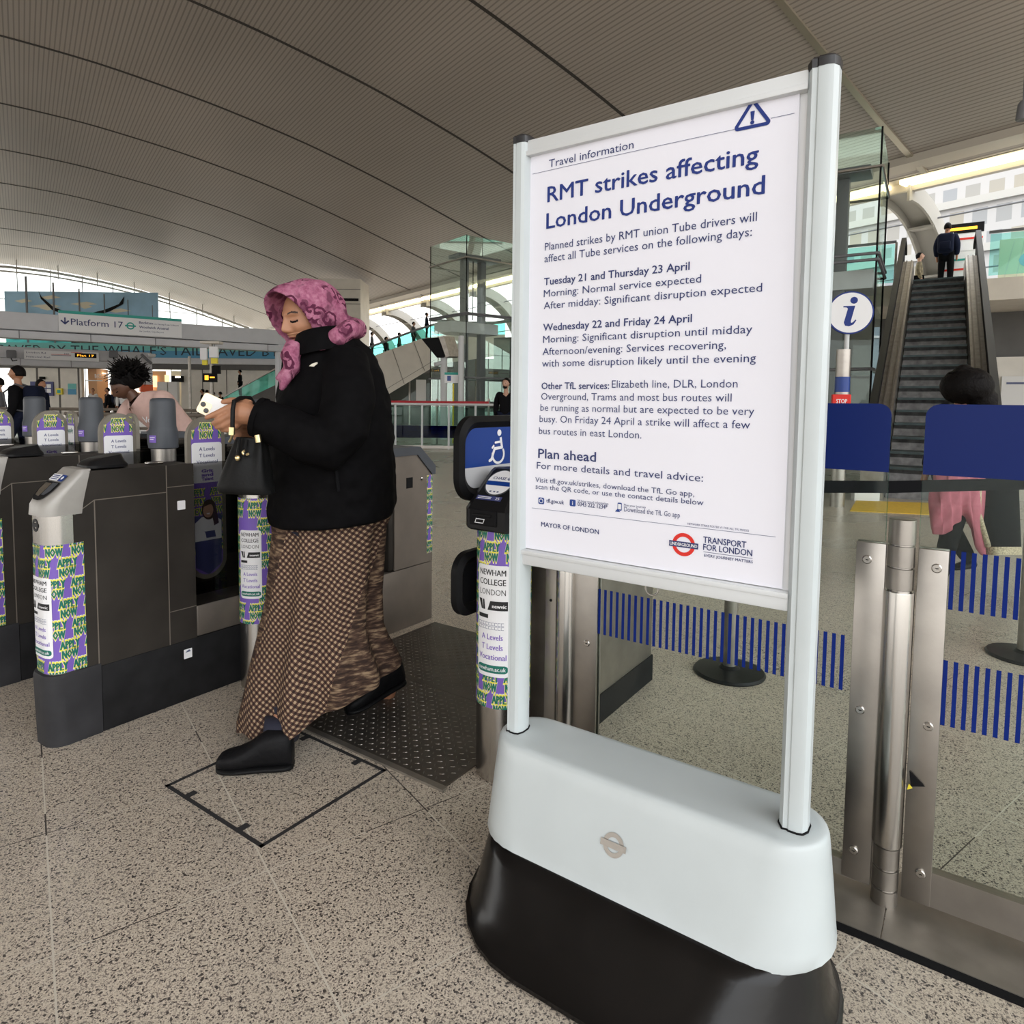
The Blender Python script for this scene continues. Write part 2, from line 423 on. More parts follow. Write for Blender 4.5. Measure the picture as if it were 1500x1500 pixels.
for s in (S1, S0): v += [(r, s, rz(r)+.35) for r in rr]
for i in range(6):
    for j in range(n-1): f.append((i*n+j, i*n+j+1, (i+1)*n+j+1, (i+1)*n+j))
for j in range(n-1): f.append((6*n+j, 6*n+j+1, j+1, j))
mb.add(v, f); struct(mb, 'ceiling', 'S', 60)
seams = [2.5, 7.6, 12.5, 17.5, 22.6, 27.7, 32.8, 37.9, 43, 48, 53]
for i, s in enumerate(seams):
    k = s == 7.6  # this joint is wider, deeper and paler than the others
    mb = MB().mat('joint_pale' if k else 'roof_joint')
    w_, d_ = (.07, .05) if k else (.045, .012)
    rings = [[(r, s-w_, rz(r)+.02), (r, s+w_, rz(r)+.02), (r, s+w_, rz(r)-d_), (r, s-w_, rz(r)-d_)] for r in rr if r > (2 if k else -30)]
    mb.loft(rings); struct(mb, 'trim_%d' % (i+1), 'S', 0)
# roof edge, gutter and light strip
mb = MB().mat('roof_edge'); mb.box(17.2,S0,7.02,18.75,S1,7.30); mb.box(18.62,S0,6.78,18.8,S1,7.3); struct(mb, 'trim_12', 'S', 0)
t = Thing('strip_light', 'long warm strip light running along the roof edge', 'light', (18.4,20,6.98), 'S')
mb = MB().mat('strip_glow')
s = S0+1
while s < S1-2:
    mb.box(18.28,s,6.90,18.6,s+4.7,7.02); s += 5.05
t.part(mb, 'diffuser'); t.part(MB().mat('roof_edge').box(18.2,S0,7.0,18.64,S1,7.05), 'housing')
# cable tray and pipes under the gable
mb = MB().mat('rib'); pth = [(r, 58.5, rz(r)-.55) for r in [-12+.6*i for i in range(47)]]
mb.tube(pth, .09, 8); mb.tube([(p[0],p[1],p[2]-.3) for p in pth], .06, 8)
for i in range(0, 47, 4): mb.cyl((pth[i][0],58.5,pth[i][2]-.4), (pth[i][0],58.5,pth[i][2]+.6), .035, n=6)
struct(mb, 'trim_13', 'S')
# gable glazing
mb = MB().mat('glass_clear'); g = [(r, rz(r)-.05) for r in rr]
mb.loft([[(r,60.9,0) for r, z in g],[(r,60.9,z) for r, z in g]], False, False, False)
struct(mb, 'window_1', 'S', 0)
mb = MB().mat('beam_dark')
for i in range(-20, 19, 2): mb.box(i-.03,60.75,0,i+.03,60.85,rz(i)-.05)
for z in (4.6, 6.4, 8.2): mb.box(-22 if z < 6 else (-19 if z < 7 else -14.5),60.75,z-.02,(18 if z < 7 else 13.5),60.85,z+.02)
struct(mb, 'trim_14', 'S', 0)
# ribs carrying the roof outside the right hand glazing
for i, s in enumerate(seams[:10]):
    s += .9
    A = [(18.7+3.6*math.sin(a), 7.0-4.6*(1-math.cos(a))) for a in [PI/2*k/14 for k in range(15)]]
    B = [(18.7+3.15*math.sin(a)-.05, 6.55-4.2*(1-math.cos(a))) for a in [PI/2*k/14 for k in range(15)]]
    A = [(18.5,7.0)]+A+[(22.3,0)]; B = [(18.5,6.5)]+B+[(21.8,0)]
    mb = MB().mat('rib')
    for ds in (-.36, .30): mb.loft([[(a[0],s+ds,a[1]),(b[0],s+ds,b[1]),(b[0],s+ds+.06,b[1]),(a[0],s+ds+.06,a[1])] for a, b in zip(A, B)])
    mb.loft([[(a[0]*.5+b[0]*.5,s-.34,a[1]*.5+b[1]*.5-.02),(a[0]*.5+b[0]*.5,s-.34,a[1]*.5+b[1]*.5+.02),(a[0]*.5+b[0]*.5,s+.34,a[1]*.5+b[1]*.5+.02),(a[0]*.5+b[0]*.5,s+.34,a[1]*.5+b[1]*.5-.02)] for a, b in zip(A, B)])
    for q in (5, 9, 13): mb.box(min(A[q][0],B[q][0])-.02,s-.34,B[q][1]-.03,max(A[q][0],B[q][0])+.02,s+.34,B[q][1]+.03)
    struct(mb, 'trim_%d' % (20+i), 'S')
mb = MB().mat('beam_dark')
for r, z in ((20.2,6.35),(21.6,5.1)): mb.cyl((r,S0,z),(r,S1,z),.025,n=6)
struct(mb, 'trim_15', 'S')
# pale buildings outside, beyond the glazing on the right
def facade_material():
    m = bpy.data.materials.new('facade_pale'); m.use_nodes = True; nt = m.node_tree; b = nt.nodes['Principled BSDF']; L = nt.links.new
    tc = nt.nodes.new('ShaderNodeTexCoord'); mp = nt.nodes.new('ShaderNodeMapping'); L(tc.outputs['Object'], mp.inputs[0])
    br = nt.nodes.new('ShaderNodeTexBrick'); mp.inputs['Rotation'].default_value = (0, math.radians(90), math.radians(0))
    sp = nt.nodes.new('ShaderNodeSeparateXYZ'); cb = nt.nodes.new('ShaderNodeCombineXYZ'); L(tc.outputs['Object'], sp.inputs[0]); L(sp.outputs[1], cb.inputs[0]); L(sp.outputs[2], cb.inputs[1])
    L(cb.outputs[0], br.inputs['Vector']); br.offset = .35
    br.inputs['Scale'].default_value = .95; br.inputs['Mortar Size'].default_value = .25; br.inputs['Brick Width'].default_value = 1.3; br.inputs['Row Height'].default_value = 1.55
    br.inputs['Color1'].default_value = (.27,.285,.30,1); br.inputs['Color2'].default_value = (.34,.31,.25,1); br.inputs['Mortar'].default_value = (.43,.42,.41,1)
    L(br.outputs['Color'], b.inputs['Base Color']); b.inputs['Roughness'].default_value = .7; M['facade_pale'] = m
facade_material()
t = Thing('office_building', 'pale office block with rows of windows outside beyond the escalator', 'building', (52,10,0), 'S')
t.part(MB().mat('facade_pale').box(52,-30,0,64,52,26), 'wall')
mb = MB().mat('pale_band')
for z in (8.3, 11.5, 14.7, 17.9, 21.1): mb.box(51.7,-30,z,52,52,z+.5)
t.part(mb, 'floor_band')
t = Thing('low_building', 'low blue grey building outside in front of the pale office block', 'building', (40,10,0), 'S')
mat('blue_grey', (.20,.25,.31), .6)
t.part(MB().mat('blue_grey').box(40,-30,0,46,40,7.4), 'wall'); mb = MB().mat('beam')
for z in (5.0, 6.2): mb.box(39.9,-30,z,40,40,z+.12)
t.part(mb, 'ledge')
# ---- back hall wall (faces the camera)
YB = 47.0
def BW(px, py): p = at(px, py, YB); return p.x, p.z
def bbox(mb, px0, py0, px1, py1, d0=0., d1=.2, zlo=None, zhi=None):
    x0, z1 = BW(px0, py0); x1, z0 = BW(px1, py1)
    if zlo is not None: z0 = zlo
    if zhi is not None: z1 = zhi
    return mb.box(x0, YB-d0-d1, z0, x1, YB-d0, z1)
mb = MB().mat('concrete'); bbox(mb, 30, 540, 126, 640, 0, .3, 0, 3.2); bbox(mb, 214, 540, 226, 640, 0, .3, 0, 3.2); bbox(mb, 268, 540, 560, 640, 0, .3, 0, 3.2)
mb.mat('cladding_line')
for px in (60, 92, 120, 300, 335): bbox(mb, px, 540, px+.5, 640, .3, .01, 0, 3.2)
struct(mb, 'wall_back')
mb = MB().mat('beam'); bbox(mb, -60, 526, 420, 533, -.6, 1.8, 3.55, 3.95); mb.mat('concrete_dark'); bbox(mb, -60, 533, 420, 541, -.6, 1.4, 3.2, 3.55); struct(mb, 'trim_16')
# lettered band along the mezzanine edge
t = Thing('lettered_banner', 'long blue green banner with dark capital letters along the far mezzanine edge', 'banner', (-25,YB-1.3,4))
x0, z1 = BW(9, 509); x1, _ = BW(420, 509)
def ban(u, v, d): return Vector((u, YB-1.3-d, v))
mb = MB()
for i in range(8): mb.mat('banner_green' if i > 3 else 'banner_blue').box(x0, YB-1.3, 3.95+.115*i, x1, YB-1.2, 3.95+.115*(i+1))
t.part(mb, 'backing', smooth=0)
mb = MB().mat('banner_text')
a, _ = BW(18, 520); b, _ = BW(316, 520); mb.text("SAVED BY THE WHALE'S TAIL, SAVED BY ART.", ban, a, 4.12, .58, BW(470,520)[0], .01, res=1)
t.part(mb, 'lettering', smooth=0)
# sea and sky mural on the glass
t = Thing('mural', 'sea and sky mural with a dark whale tail on the far glass wall', 'mural', (-30,YB-.5,5))
mb = MB(); x0, zt = BW(14, 428); x1, _ = BW(236, 428); _, zm = BW(100, 483); zb = 4.9
def mur(u, v, d): return Vector((u, YB-.5-d, v))
mb.mat('sky_blue').box(x0, YB-.5, zm, x1, YB-.4, zt); mb.mat('teal_light').box(x0, YB-.5, zb, x1, YB-.4, zm)
rnd = random.Random(3)
mb.mat('cream')
for i in range(7):
    u = x0+.6+rnd.random()*(x1-x0-3); v_ = zm+.5+rnd.random()*(zt-zm-.9); L_ = .8+rnd.random()*1.6
    mb.flat([(u,v_),(u+L_*.4,v_-.14),(u+L_,v_),(u+L_*.6,v_+.16)], mur, .01+.002*i)
mb.mat('teal')
for i in range(26):
    u = x0+rnd.random()*(x1-x0-1.4); v_ = zb+.05+rnd.random()*(zm-zb-.2); L_ = .5+rnd.random()*.9
    mb.flat([(u,v_),(u+L_*.5,v_-.025),(u+L_,v_),(u+L_*.5,v_+.03)], mur, .01+.001*i)
t.part(mb, 'print', smooth=0)
mb = MB().mat('rubber'); cx = BW(127, 480)[0]; wz = BW(100, 444)[1]
mb.flat([(cx-.75,zb),(cx-.35,zm+.2),(cx-.9,wz-.75),(cx-1.9,wz-.35),(cx-2.7,wz+.35),(cx-2.9,wz+.75),(cx-2.75,wz+.2),(cx-2.0,wz-.55),(cx-.9,wz-.95)], mur, .05)
mb.flat([(cx-.75,zb),(cx+.75,zb),(cx+.4,zm+.2),(cx+.6,wz-.75),(cx,wz-.95),(cx-.7,wz-.75),(cx-.4,zm+.2)], mur, .055)
mb.flat([(cx+.6,wz-.75),(cx+.9,wz-.95),(cx+2.0,wz-.6),(cx+2.9,wz-.1),(cx+3.0,wz+.45),(cx+2.6,wz-.1),(cx+1.6,wz-.5)], mur, .05)
t.part(mb, 'whale_tail', smooth=0)
mb = MB().mat('beam_dark')
for px in (52, 91, 128, 164, 198, 233): bbox(mb, px-.4, 396+px*.23, px+.4, 508, .8, .05)
struct(mb, 'trim_17')
# mezzanine glazing right of the mural with backs of shelves
t = Thing('kiosk', 'dark open shelving kiosk on the far mezzanine beside the mural', 'kiosk', (-22,YB,5))
mb = MB().mat('dark'); bbox(mb, 236, 497, 296, 509, -.8, .5); t.part(mb, 'body'); mb = MB().mat('cladding'); 
for px in (240, 246, 251, 257, 262, 268, 273, 279, 284, 290): bbox(mb, px, 499, px+2.2, 509, -.25, .1)
t.part(mb, 'slat_front'); mb = MB().mat('cladding'); bbox(mb, 232, 493, 296, 497, -.8, .7); t.part(mb, 'roof')
mb = MB().mat('teal_light'); bbox(mb, 330, 494, 404, 509, -.5, .1, 3.95); single(mb, 'teal_hoarding', 'plain teal hoarding on the far mezzanine above the banner', 'hoarding', (-18,YB,5))
# shop in the back wall
t = Thing('shop', 'warm lit shop unit in the far wall behind the gates', 'shop', (-27,YB,0))
mb = MB().mat('shop_wall'); bbox(mb, 126, 546, 214, 640, -3, .1, 0, 3.2); bbox(mb, 126, 546, 142, 640, -1.5, 1.3, 0, 3.2); t.part(mb, 'interior')
mb = MB().mat('shop_glow'); bbox(mb, 160, 548, 200, 566, -2.8, .05); t.part(mb, 'back_panel')
mb = MB().mat('shop_lamp'); bbox(mb, 163, 568, 190, 574, -2.6, .1)
t.part(mb, 'counter_light')
for px in (140, 176, 186): mb = MB().mat('shop_lamp'); bbox(mb, px, 545.5, px+3, 547, -1, .2); t.part(mb, 'lamp')
mb = MB().mat('ink_white'); x0, _ = BW(143, 553); x1, z0 = BW(177, 554.5)
mb.text('BEST PORT', lambda u, v, d: Vector((u, YB-.32-d, v)), x0, z0, .28, x1, res=1); bbox(mb, 130, 557, 154, 558.5, .3, .05); t.part(mb, 'shop_sign', smooth=0)
t = Thing('side_shop', 'second lit shop opening with dark fascia right of the gantry column', 'shop', (-23,YB,0))
mb = MB().mat('cream'); bbox(mb, 226, 546, 267.5, 640, -2.5, .1, 0, 3.2); t.part(mb, 'interior'); mb = MB().mat('shop_glow'); bbox(mb, 226, 548, 233, 585, -1.5, .1); t.part(mb, 'glow_panel')
mb = MB().mat('dark'); bbox(mb, 258, 551, 273, 560, .35, .3); bbox(mb, 258, 560, 262, 600, .35, .1); t.part(mb, 'fascia'); mb = MB().mat('shop_lamp'); bbox(mb, 264, 551.5, 271, 554, .66, .03); t.part(mb, 'lamp')
# notices on the back wall
t = Thing('notice_board', 'wide navy notice board with photographs on the far wall', 'board', (-32,YB-.3,2)); mb = MB().mat('navy_text'); bbox(mb, 50, 559, 84, 580, .32, .08); t.part(mb, 'panel')
mb = MB().mat('ink_white')
for i in range(3):
    for j in range(2): bbox(mb, 58+8*i, 563+7*j, 64.5+8*i, 568.5+7*j, .40, .01)
t.part(mb, 'photograph')
t = Thing('defibrillator_box', 'small yellow defibrillator box on the far wall', 'box', (-31,YB-.3,1.5)); mb = MB().mat('sign_yellow'); bbox(mb, 88, 569, 97, 578, .3, .15); t.part(mb, 'case'); mb = MB().mat('green_sign'); bbox(mb, 90, 571, 95, 576, .45, .01); t.part(mb, 'sign')
mb = MB().mat('banner_green'); bbox(mb, 104, 562, 116, 570, .3, .05); mb.mat('banner_blue'); bbox(mb, 104, 570, 116, 578, .3, .05); single(mb, 'poster', 'small blue green poster on the far wall beside the shop', 'poster', (-30,YB-.3,2))
mb = MB().mat('light_panel'); bbox(mb, 264, 561, 278, 586, 2.8, .3, .05); bbox(mb, 279, 561, 292, 586, 2.8, .3, .05); single(mb, 'white_cabinet', 'tall white cabinet doors standing before the far wall', 'cabinet', (-19,YB-3,0))
mb = MB().mat('dark'); bbox(mb, 66, 552, 71, 556, .3, .3); single(mb, 'loudspeaker', 'small dark loudspeaker high on the far wall above the notice board', 'speaker', (-33,YB-.3,3))
# pale tower behind the woman
t = Thing('ventilation_tower', 'cream panelled tower rising behind the woman in the headscarf', 'tower', (-8.8,36,0))
p0, p1 = at(466,408,35), at(528,405,35)
mb = MB().mat('cladding').box(p0.x, 35, 0, p1.x, 37.2, p0.z)
t.part(mb, 'wall'); mb = MB().mat('cladding_line')
for py in (424, 445, 468, 480, 520): mb.box(p0.x, 34.985, at(500,py,35).z-.015, p1.x, 35, at(500,py,35).z+.015)
t.part(mb, 'panel_joint'); mb = MB().mat('dark'); mb.box(p0.x+.2, 34.97, at(500,441,35).z, p1.x-.1, 35, at(500,437,35).z); t.part(mb, 'louvre')
# gantries over the passages
def gantry(name, label, s, r0, r1, z0, z1, zs, colr, colw):
    t = Thing(name, label, 'gantry', (colr,s,0), 'S')
    t.part(MB().mat('beam').box(r0,s,zs,r1,s+.5,z1,.02), 'beam'); t.part(MB().mat('beam').box(r0,s-.02,z0,r1,s+.5,zs-.03,.02), 'lower_beam')
    t.part(MB().mat('beam').box(colr-colw,s+.02,0,colr+colw,s+.45,z1-.05,.02), 'column')
    mb = MB().mat('beam_dark')
    k = math.ceil(r0/1.9)*1.9
    while k < r1: mb.box(k-.012,s-.03,z0,k+.012,s-.015,zs-.03); k += 1.9
    t.part(mb, 'joint'); return t
gantry('sign_gantry', 'grey steel gantry beam carrying the Platform 17 sign', 26, -6, 8.35, 3.07, 3.88, 3.34, 8.15, .15)
g0 = at(222,540,33); q = Vector((g0.x*math.cos(SA)+g0.y*math.sin(SA), -g0.x*math.sin(SA)+g0.y*math.cos(SA), g0.z))
gs = q.y; gr = q.x
g2_ = gantry('sign_gantry', 'second grey gantry further back with the narrow departures sign', gs, gr-9.5, gr, 2.62, 3.44, 2.95, gr-.22, .25)
# platform sign
t = Thing('platform_sign', 'white Platform 17 sign with a green top stripe on the near gantry', 'sign', (2.8,25.9,3.4), 'S')
def sg(u, v, d): return Vector((u, 25.88-d, v))
t.part(MB().mat('ink_white').box(1.03,25.88,3.36,4.62,25.98,4.02), 'panel'); t.part(MB().mat('green_sign').box(1.03,25.87,3.93,4.62,25.89,4.02), 'stripe')
mb = MB().mat('ink_dark'); mb.text('Platform 17', sg, 1.36, 3.58, .20, 2.82, .012)
mb.flat([(1.20,3.57),(1.32,3.69),(1.29,3.72),(1.22,3.65),(1.22,3.8),(1.18,3.8),(1.18,3.65),(1.11,3.72),(1.08,3.69)], sg, .012)
mb.text('Beckton', sg, 3.30, 3.76, .085, 3.72, .012, off=.01); mb.text('via Canning Town & Airport', sg, 3.76, 3.76, .05, 4.52, .012, res=1)
mb.text('Woolwich Arsenal', sg, 3.30, 3.61, .085, 4.2, .012, off=.01); mb.text('via London City Airport', sg, 3.30, 3.49, .05, 4.05, .012, res=1)
t.part(mb, 'lettering', smooth=0)
mb = MB().mat('green_sign'); o_ = disc_poly(3.04,3.665,.12,28); i_ = disc_poly(3.04,3.665,.08,28)
for k in range(28): mb.flat([o_[k],o_[(k+1)%28],i_[(k+1)%28],i_[k]], sg, .012)
mb.flat([(2.88,3.64),(3.20,3.64),(3.20,3.69),(2.88,3.69)], sg, .014); t.part(mb, 'roundel', smooth=0)
# departures sign on the second gantry
t = Thing('departures_sign', 'narrow white departures sign with an amber display on the far gantry', 'sign', (gr-5,gs,3), 'S')
def SG2(px, py):
    r = ray(px, py); nrm = Vector((-math.sin(SA), math.cos(SA), 0)); k = (gs-.15)/r.dot(nrm); p = Vector((0,0,HC))+r*k
    return p.x*math.cos(SA)+p.y*math.sin(SA), p.z
a, b = SG2(35,516), SG2(145,526)
def sg2(u, v, d): return Vector((u, gs-.15-d, v))
zc = (a[1]+b[1])/2; hh = .21
t.part(MB().mat('ink_white').box(a[0],gs-.15,zc-hh,b[0],gs-.03,zc+hh), 'panel')
t.part(MB().mat('dark').box(b[0]-.95,gs-.17,zc-.05,b[0]-.1,gs-.15,zc+.15), 'display')
mb = MB().mat('amber'); mb.text('Plat 17', sg2, b[0]-.86, zc, .09, b[0]-.2, .03, res=1); t.part(mb, 'display_text', smooth=0)
mb = MB().mat('ink_dark')
mb.text('London Rd', sg2, a[0]+.08, zc+.06, .07, a[0]+.8, .005, res=1); mb.text('National Rail', sg2, a[0]+.08, zc-.13, .07, a[0]+.95, .005, res=1); mb.text('DLR', sg2, a[0]+1.5, zc+.06, .07, None, .005, res=1)
mb.flat([(a[0]+1,zc),(b[0]-1.1,zc),(b[0]-1.1,zc+.02),(a[0]+1,zc+.02)], sg2, .005); t.part(mb, 'lettering', smooth=0)
mb = MB().mat('ink_red'); mb.flat([(a[0]+1,zc+.04),(b[0]-1.1,zc+.04),(b[0]-1.1,zc+.055),(a[0]+1,zc+.055)], sg2, .006); mb.flat([(a[0]+2.2,zc+.16),(b[0]-1.1,zc+.16),(b[0]-1.1,zc+.18),(a[0]+2.2,zc+.18)], sg2, .006); t.part(mb, 'route_line', smooth=0)
for px, lab in ((16,'dark floodlight left of the departures sign'),(165,'dark floodlight right of the departures sign')):
    p = SG2(px, 519); t = Thing('floodlight', lab, 'floodlight', (p[0],gs-.3,p[1]), 'S', 'floodlights on the far gantry')
    t.part(MB().mat('beam_dark').box(p[0]-.16,gs-.42,p[1]-.17,p[0]+.2,gs-.16,p[1]+.17,.04), 'housing'); t.part(MB().mat('dark').tube([(p[0],gs-.3,p[1]-.17),(p[0]+.05,gs-.4,p[1]-.3),(p[0]+.22,gs-.4,p[1]-.26)], .025, 6), 'bracket')
p = SG2(217, 523); t = Thing('security_camera', 'pair of white cctv cameras on top of the gantry column', 'camera', (p[0],gs-.4,p[1]), 'S')
t.part(MB().mat('pole_white').box(p[0]-.05,gs-.75,p[1]-.02,p[0]+.25,gs-.3,p[1]+.14,.04), 'camera_body'); t.part(MB().mat('beam_dark').tube([(p[0]-.3,gs-.3,p[1]+.1),(p[0]-.1,gs-.5,p[1]-.15),(p[0]+.1,gs-.35,p[1]-.3)], .07, 8), 'bracket')
mb = MB().mat('sign_orange'); q = SG2(221,568); mb.box(gr-.5,gs-.02,q[1]-.2,gr+.04,gs+.5,q[1]+.15); g2_.part(mb, 'warning_band', label='orange warning band')
# ================================================================== POSTER STAND
def stadium(cx, cy, hx, hy, z, n=14, p=1.0):
    out = []
    for q in (0, 1):
        for i in range(n+1):
            t = -PI/2+PI*i/n+q*PI; out.append((cx+(hx-hy)*(1 if q == 0 else -1)+hy*math.cos(t)*p, cy+hy*math.sin(t), z))
    return out
t = Thing('poster_stand', 'large white framed strike notice stand on a grey and black moulded base', 'sign', (-.63,1.5,0), 'G')
cx, cy = -.632, 1.47
mb = MB().mat('enamel')
R_ = [(.428,.150,.168),(.433,.147,.172),(.430,.139,.20),(.422,.116,.29),(.414,.095,.37),(.411,.087,.397),(.408,.083,.404),(.403,.078,.408),(.39,.064,.409)]
mb.loft([stadium(cx+.014, cy+.01, hx, hy+.012, z) for hx, hy, z in R_])
base = t.part(mb, 'base', smooth=50)
mb = MB().mat('skirt_black')
K_ = [(.470,.300,.0),(.478,.308,.004),(.478,.308,.014),(.470,.300,.018),(.464,.290,.024),(.452,.255,.06),(.440,.215,.11),(.430,.185,.15),(.425,.166,.172),(.415,.15,.176)]
mb.loft([stadium(cx+.012, cy+.005, hx, hy, z, p=.92) for hx, hy, z in K_]); t.part(mb, 'base_skirt', smooth=50)
def fr(u, v, d): return Vector((u, cy-d, v))
# badge on the base front: ring with bar
mb = MB().mat('steel'); bz = .285; bx = -.634
def bfr(u, v, d):   # front of the base leans back with height
    hy = np.interp(v, [z for _, _, z in R_], [h for _, h, _ in R_])+.012
    return Vector((u, cy+.01-hy-d, v))
o_ = disc_poly(bx, bz, .026, 28); i_ = disc_poly(bx, bz, .016, 28)
for k in range(28): mb.flat([o_[k],o_[(k+1)%28],i_[(k+1)%28],i_[k]], bfr, .002)
mb.flat([(bx-.032,bz-.007),(bx+.032,bz-.007),(bx+.032,bz+.007),(bx-.032,bz+.007)], bfr, .0035)
t.part(mb, 'badge', label='small steel ring and bar badge', smooth=0)
# posts
def post(x0, x1):
    c = (x0+x1)/2; hw = (x1-x0)/2; hd = .030
    prof = [(-hw,-.012),(-hw*.62,-hd),(-hw*.30,-hd+.002),(-hw*.2,-hd-.001),(hw*.4,-hd-.001),(hw*.75,-hd*.9),(hw,-hd*.4),(hw,hd*.4),(hw*.75,hd*.9),(hw*.2,hd),(-hw*.62,hd),(-hw,.012)]
    mb = MB().mat('enamel'); mb.loft([[(c+a, cy+b, z) for a, b in prof] for z in (.395,1.955)])
    p = t.part(mb, 'post', smooth=25)
    mb = MB().mat('cap_black'); mb.loft([[(c+a*1.04, cy+b*1.04, z) for a, b in prof] for z in (1.952,1.968)]+[[(c+a*.9, cy+b*.9, 1.973) for a, b in prof]]); t.part(mb, 'post_cap', p)
    mb = MB().mat('dark'); mb.loft([[(c+a*1.10, cy+b*1.10, z) for a, b in prof] for z in (.402,.412)]); t.part(mb, 'gasket', p)
post(-1.006,-.958); post(-.302,-.246)
t.part(MB().mat('board').box(-.962,cy-.004,.905,-.30,cy+.014,1.95), 'display_board')
for z0, z1 in ((1.918,1.958),(.868,.910)):
    mb = MB().mat('enamel_white'); mb.box(-.966,cy-.020,z0,-.300,cy+.018,z1,.005); mb.box(-.966,cy-.024,z0+(.0 if z0 > 1 else .028),-.300,cy-.018,z0+(.012 if z0 > 1 else .04),.002); t.part(mb, 'rail')
mb = MB().mat('paper')
def pap(u, v, d):   # paper bows gently off the board, left edge curls low down
    b = .003+.0035*math.sin((u+.95)/.64*PI)+.004*max(0, 1-(u+.962)/.10)*max(0, 1-abs(v-1.1)/.25)+.004*max(0,(u+.40)/.085)*max(0,1-abs(v-1.35)/.5)
    return Vector((u, cy-.006-b-d, v))
def edge(v): return -.958-.004*math.sin((1.92-v)*3.0)
nv = 24; P = []; Fc = []
for j in range(nv+1):
    v_ = .912+(1.926-.912)*j/nv
    for i in range(17): 
        l, r_ = edge(v_), -.3155-.002*math.sin(v_*4)
        P.append(pap(l+(r_-l)*i/16, v_, 0))
for j in range(nv):
    for i in range(16): Fc.append((j*17+i, j*17+i+1, (j+1)*17+i+1, (j+1)*17+i))
mb.add(P, Fc); poster = t.part(mb, 'poster', smooth=80)
def pl(px, py):   # pixel on the poster plane, in stand coordinates
    n = Vector((math.sin(GA), math.cos(GA), 0)); r = ray(px, py); k = (cy-.010)/r.dot(n); return G_inv(Vector((0,0,HC))+r*k)
def line(mb, s, a, b, cap, off=0.):
    p, q = pl(*a), pl(*b); z = (p.z+q.z)/2
    if off <= .004 and cap < .03: mb.text(s, pap, p.x, z, cap, q.x, .0012, off); return
    e = cap*.022
    for i, (dx, dz) in enumerate(((-e,0),(e,0),(0,-e*.7),(0,e*.7))): mb.text(s, pap, p.x+dx, z+dz, cap, q.x+dx, .0012+.00003*i, 0)
def seg(mb, s, x0, x1, z, cap, off=0.): mb.text(s, pap, x0, z, cap, x1, .0012, off)
mb = MB().mat('ink_dark'); line(mb, 'Travel information', (804.3,245.7), (929,217.7), .0185); t.part(mb, 'header_text', poster, smooth=0)
mb = MB().mat('ink_blue'); line(mb, 'RMT strikes affecting', (802.3,298.3), (1111,236), .037, .0); line(mb, 'London Underground', (800.7,336.7), (1120,281.7), .037, .0); t.part(mb, 'headline_text', poster, 'large blue headline lettering', smooth=0)
mb = MB().mat('ink_dark')
for s, a, b, c, o in [("Planned strikes by RMT union Tube drivers will",(798.3,368.3),(1109,322.3),.0185,0),("affect all Tube services on the following days:",(797.7,385.7),(1101.7,344.3),.0185,0),
    ("Tuesday 21 and Thursday 23 April",(797.3,418.3),(1010.7,395),.0175,.013),("Morning: Normal service expected",(796.7,436.7),(1027.7,412.3),.0175,0),("After midday: Significant disruption expected",(796.7,454),(1116.7,425.7),.0175,0),
    ("Wednesday 22 and Friday 24 April",(796,485),(1014,471.7),.0175,.013),("Morning: Significant disruption until midday",(795.7,502.7),(1102.3,487.3),.0175,0),("Afternoon/evening: Services recovering,",(795,520.7),(1064,510),.0175,0),("with some disruption likely until the evening",(794,538.3),(1107.7,529),.0175,0),
    ("Overground, Trams and most bus routes will",(793,587.2),(1072,586.4),.0175,-.003),("be running as normal but are expected to be very",(792,603.8),(1105.2,605.7),.0175,-.003),("busy. On Friday 24 April a strike will affect a few",(790.8,620),(1099,625.8),.0175,-.003),("bus routes in east London.",(790,636.7),(940.5,641.3),.0175,-.003),
    ("Plan ahead",(789.3,671.5),(873.6,675.3),.0235,.008),("For more details and travel advice:",(787,687.7),(1030.5,704),.0175,0),("Visit tfl.gov.uk/strikes, download the TfL Go app,",(785,708.2),(1017.8,724.5),.0125,0),("scan the QR code, or use the contact details below",(785.4,718.7),(1031.3,736.4),.0125,0),
    ("Other TfL services:",(793.5,571),(893,568.8),.0165,.010),("Elizabeth line, DLR, London",(897,568.6),(1080.8,567),.0175,-.003)]: line(mb, s, a, b, c, o)
t.part(mb, 'body_text', poster, smooth=0)
mb = MB().mat('ink_dark')
for s, a, b, c, o in [("tfl.gov.uk",(800.8,736.5),(826.7,738),.010,.01),("24 hour travel information",(846.7,735.5),(892,738.5),.0055,0),("0343 222 1234*",(846.7,741.3),(890.7,745),.010,.01),("Plan your journey",(915,741),(947,744.5),.0055,0),("Download the TfL Go app",(915,748.8),(996.8,758),.0115,0),
    ("NETWORK STRIKE POSTER V1 FOR ALL TFL MODES",(1008,767.5),(1097.3,779.7),.0045,0),("MAYOR OF LONDON",(793.3,771.2),(878,781.9),.0115,.015),("TRANSPORT",(1030.7,795.2),(1093.3,801.6),.0135,.012),("FOR LONDON",(1030.7,805.9),(1102,813.9),.0135,.012),("EVERY JOURNEY MATTERS",(1032,816),(1103,824),.006,.02)]: line(mb, s, a, b, c, o)
def rule(mb, a, b, wd=.0010):
    p, q = pl(*a), pl(*b); z = (p.z+q.z)/2
    mb.sheet(p.x, q.x, z-wd/2, z+wd/2, pap, .0012, 12, 1)
rule(mb, (1031,808.5), (1102.7,817.3)); t.part(mb, 'footer_text', poster, smooth=0)
mb = MB().mat('ink_grey'); rule(mb, (780,257.3), (1076.7,187.3)); rule(mb, (1129.3,174), (1164,165.3)); rule(mb, (780,743.2), (1136.5,787.2)); t.part(mb, 'ruled_line', poster, smooth=0)
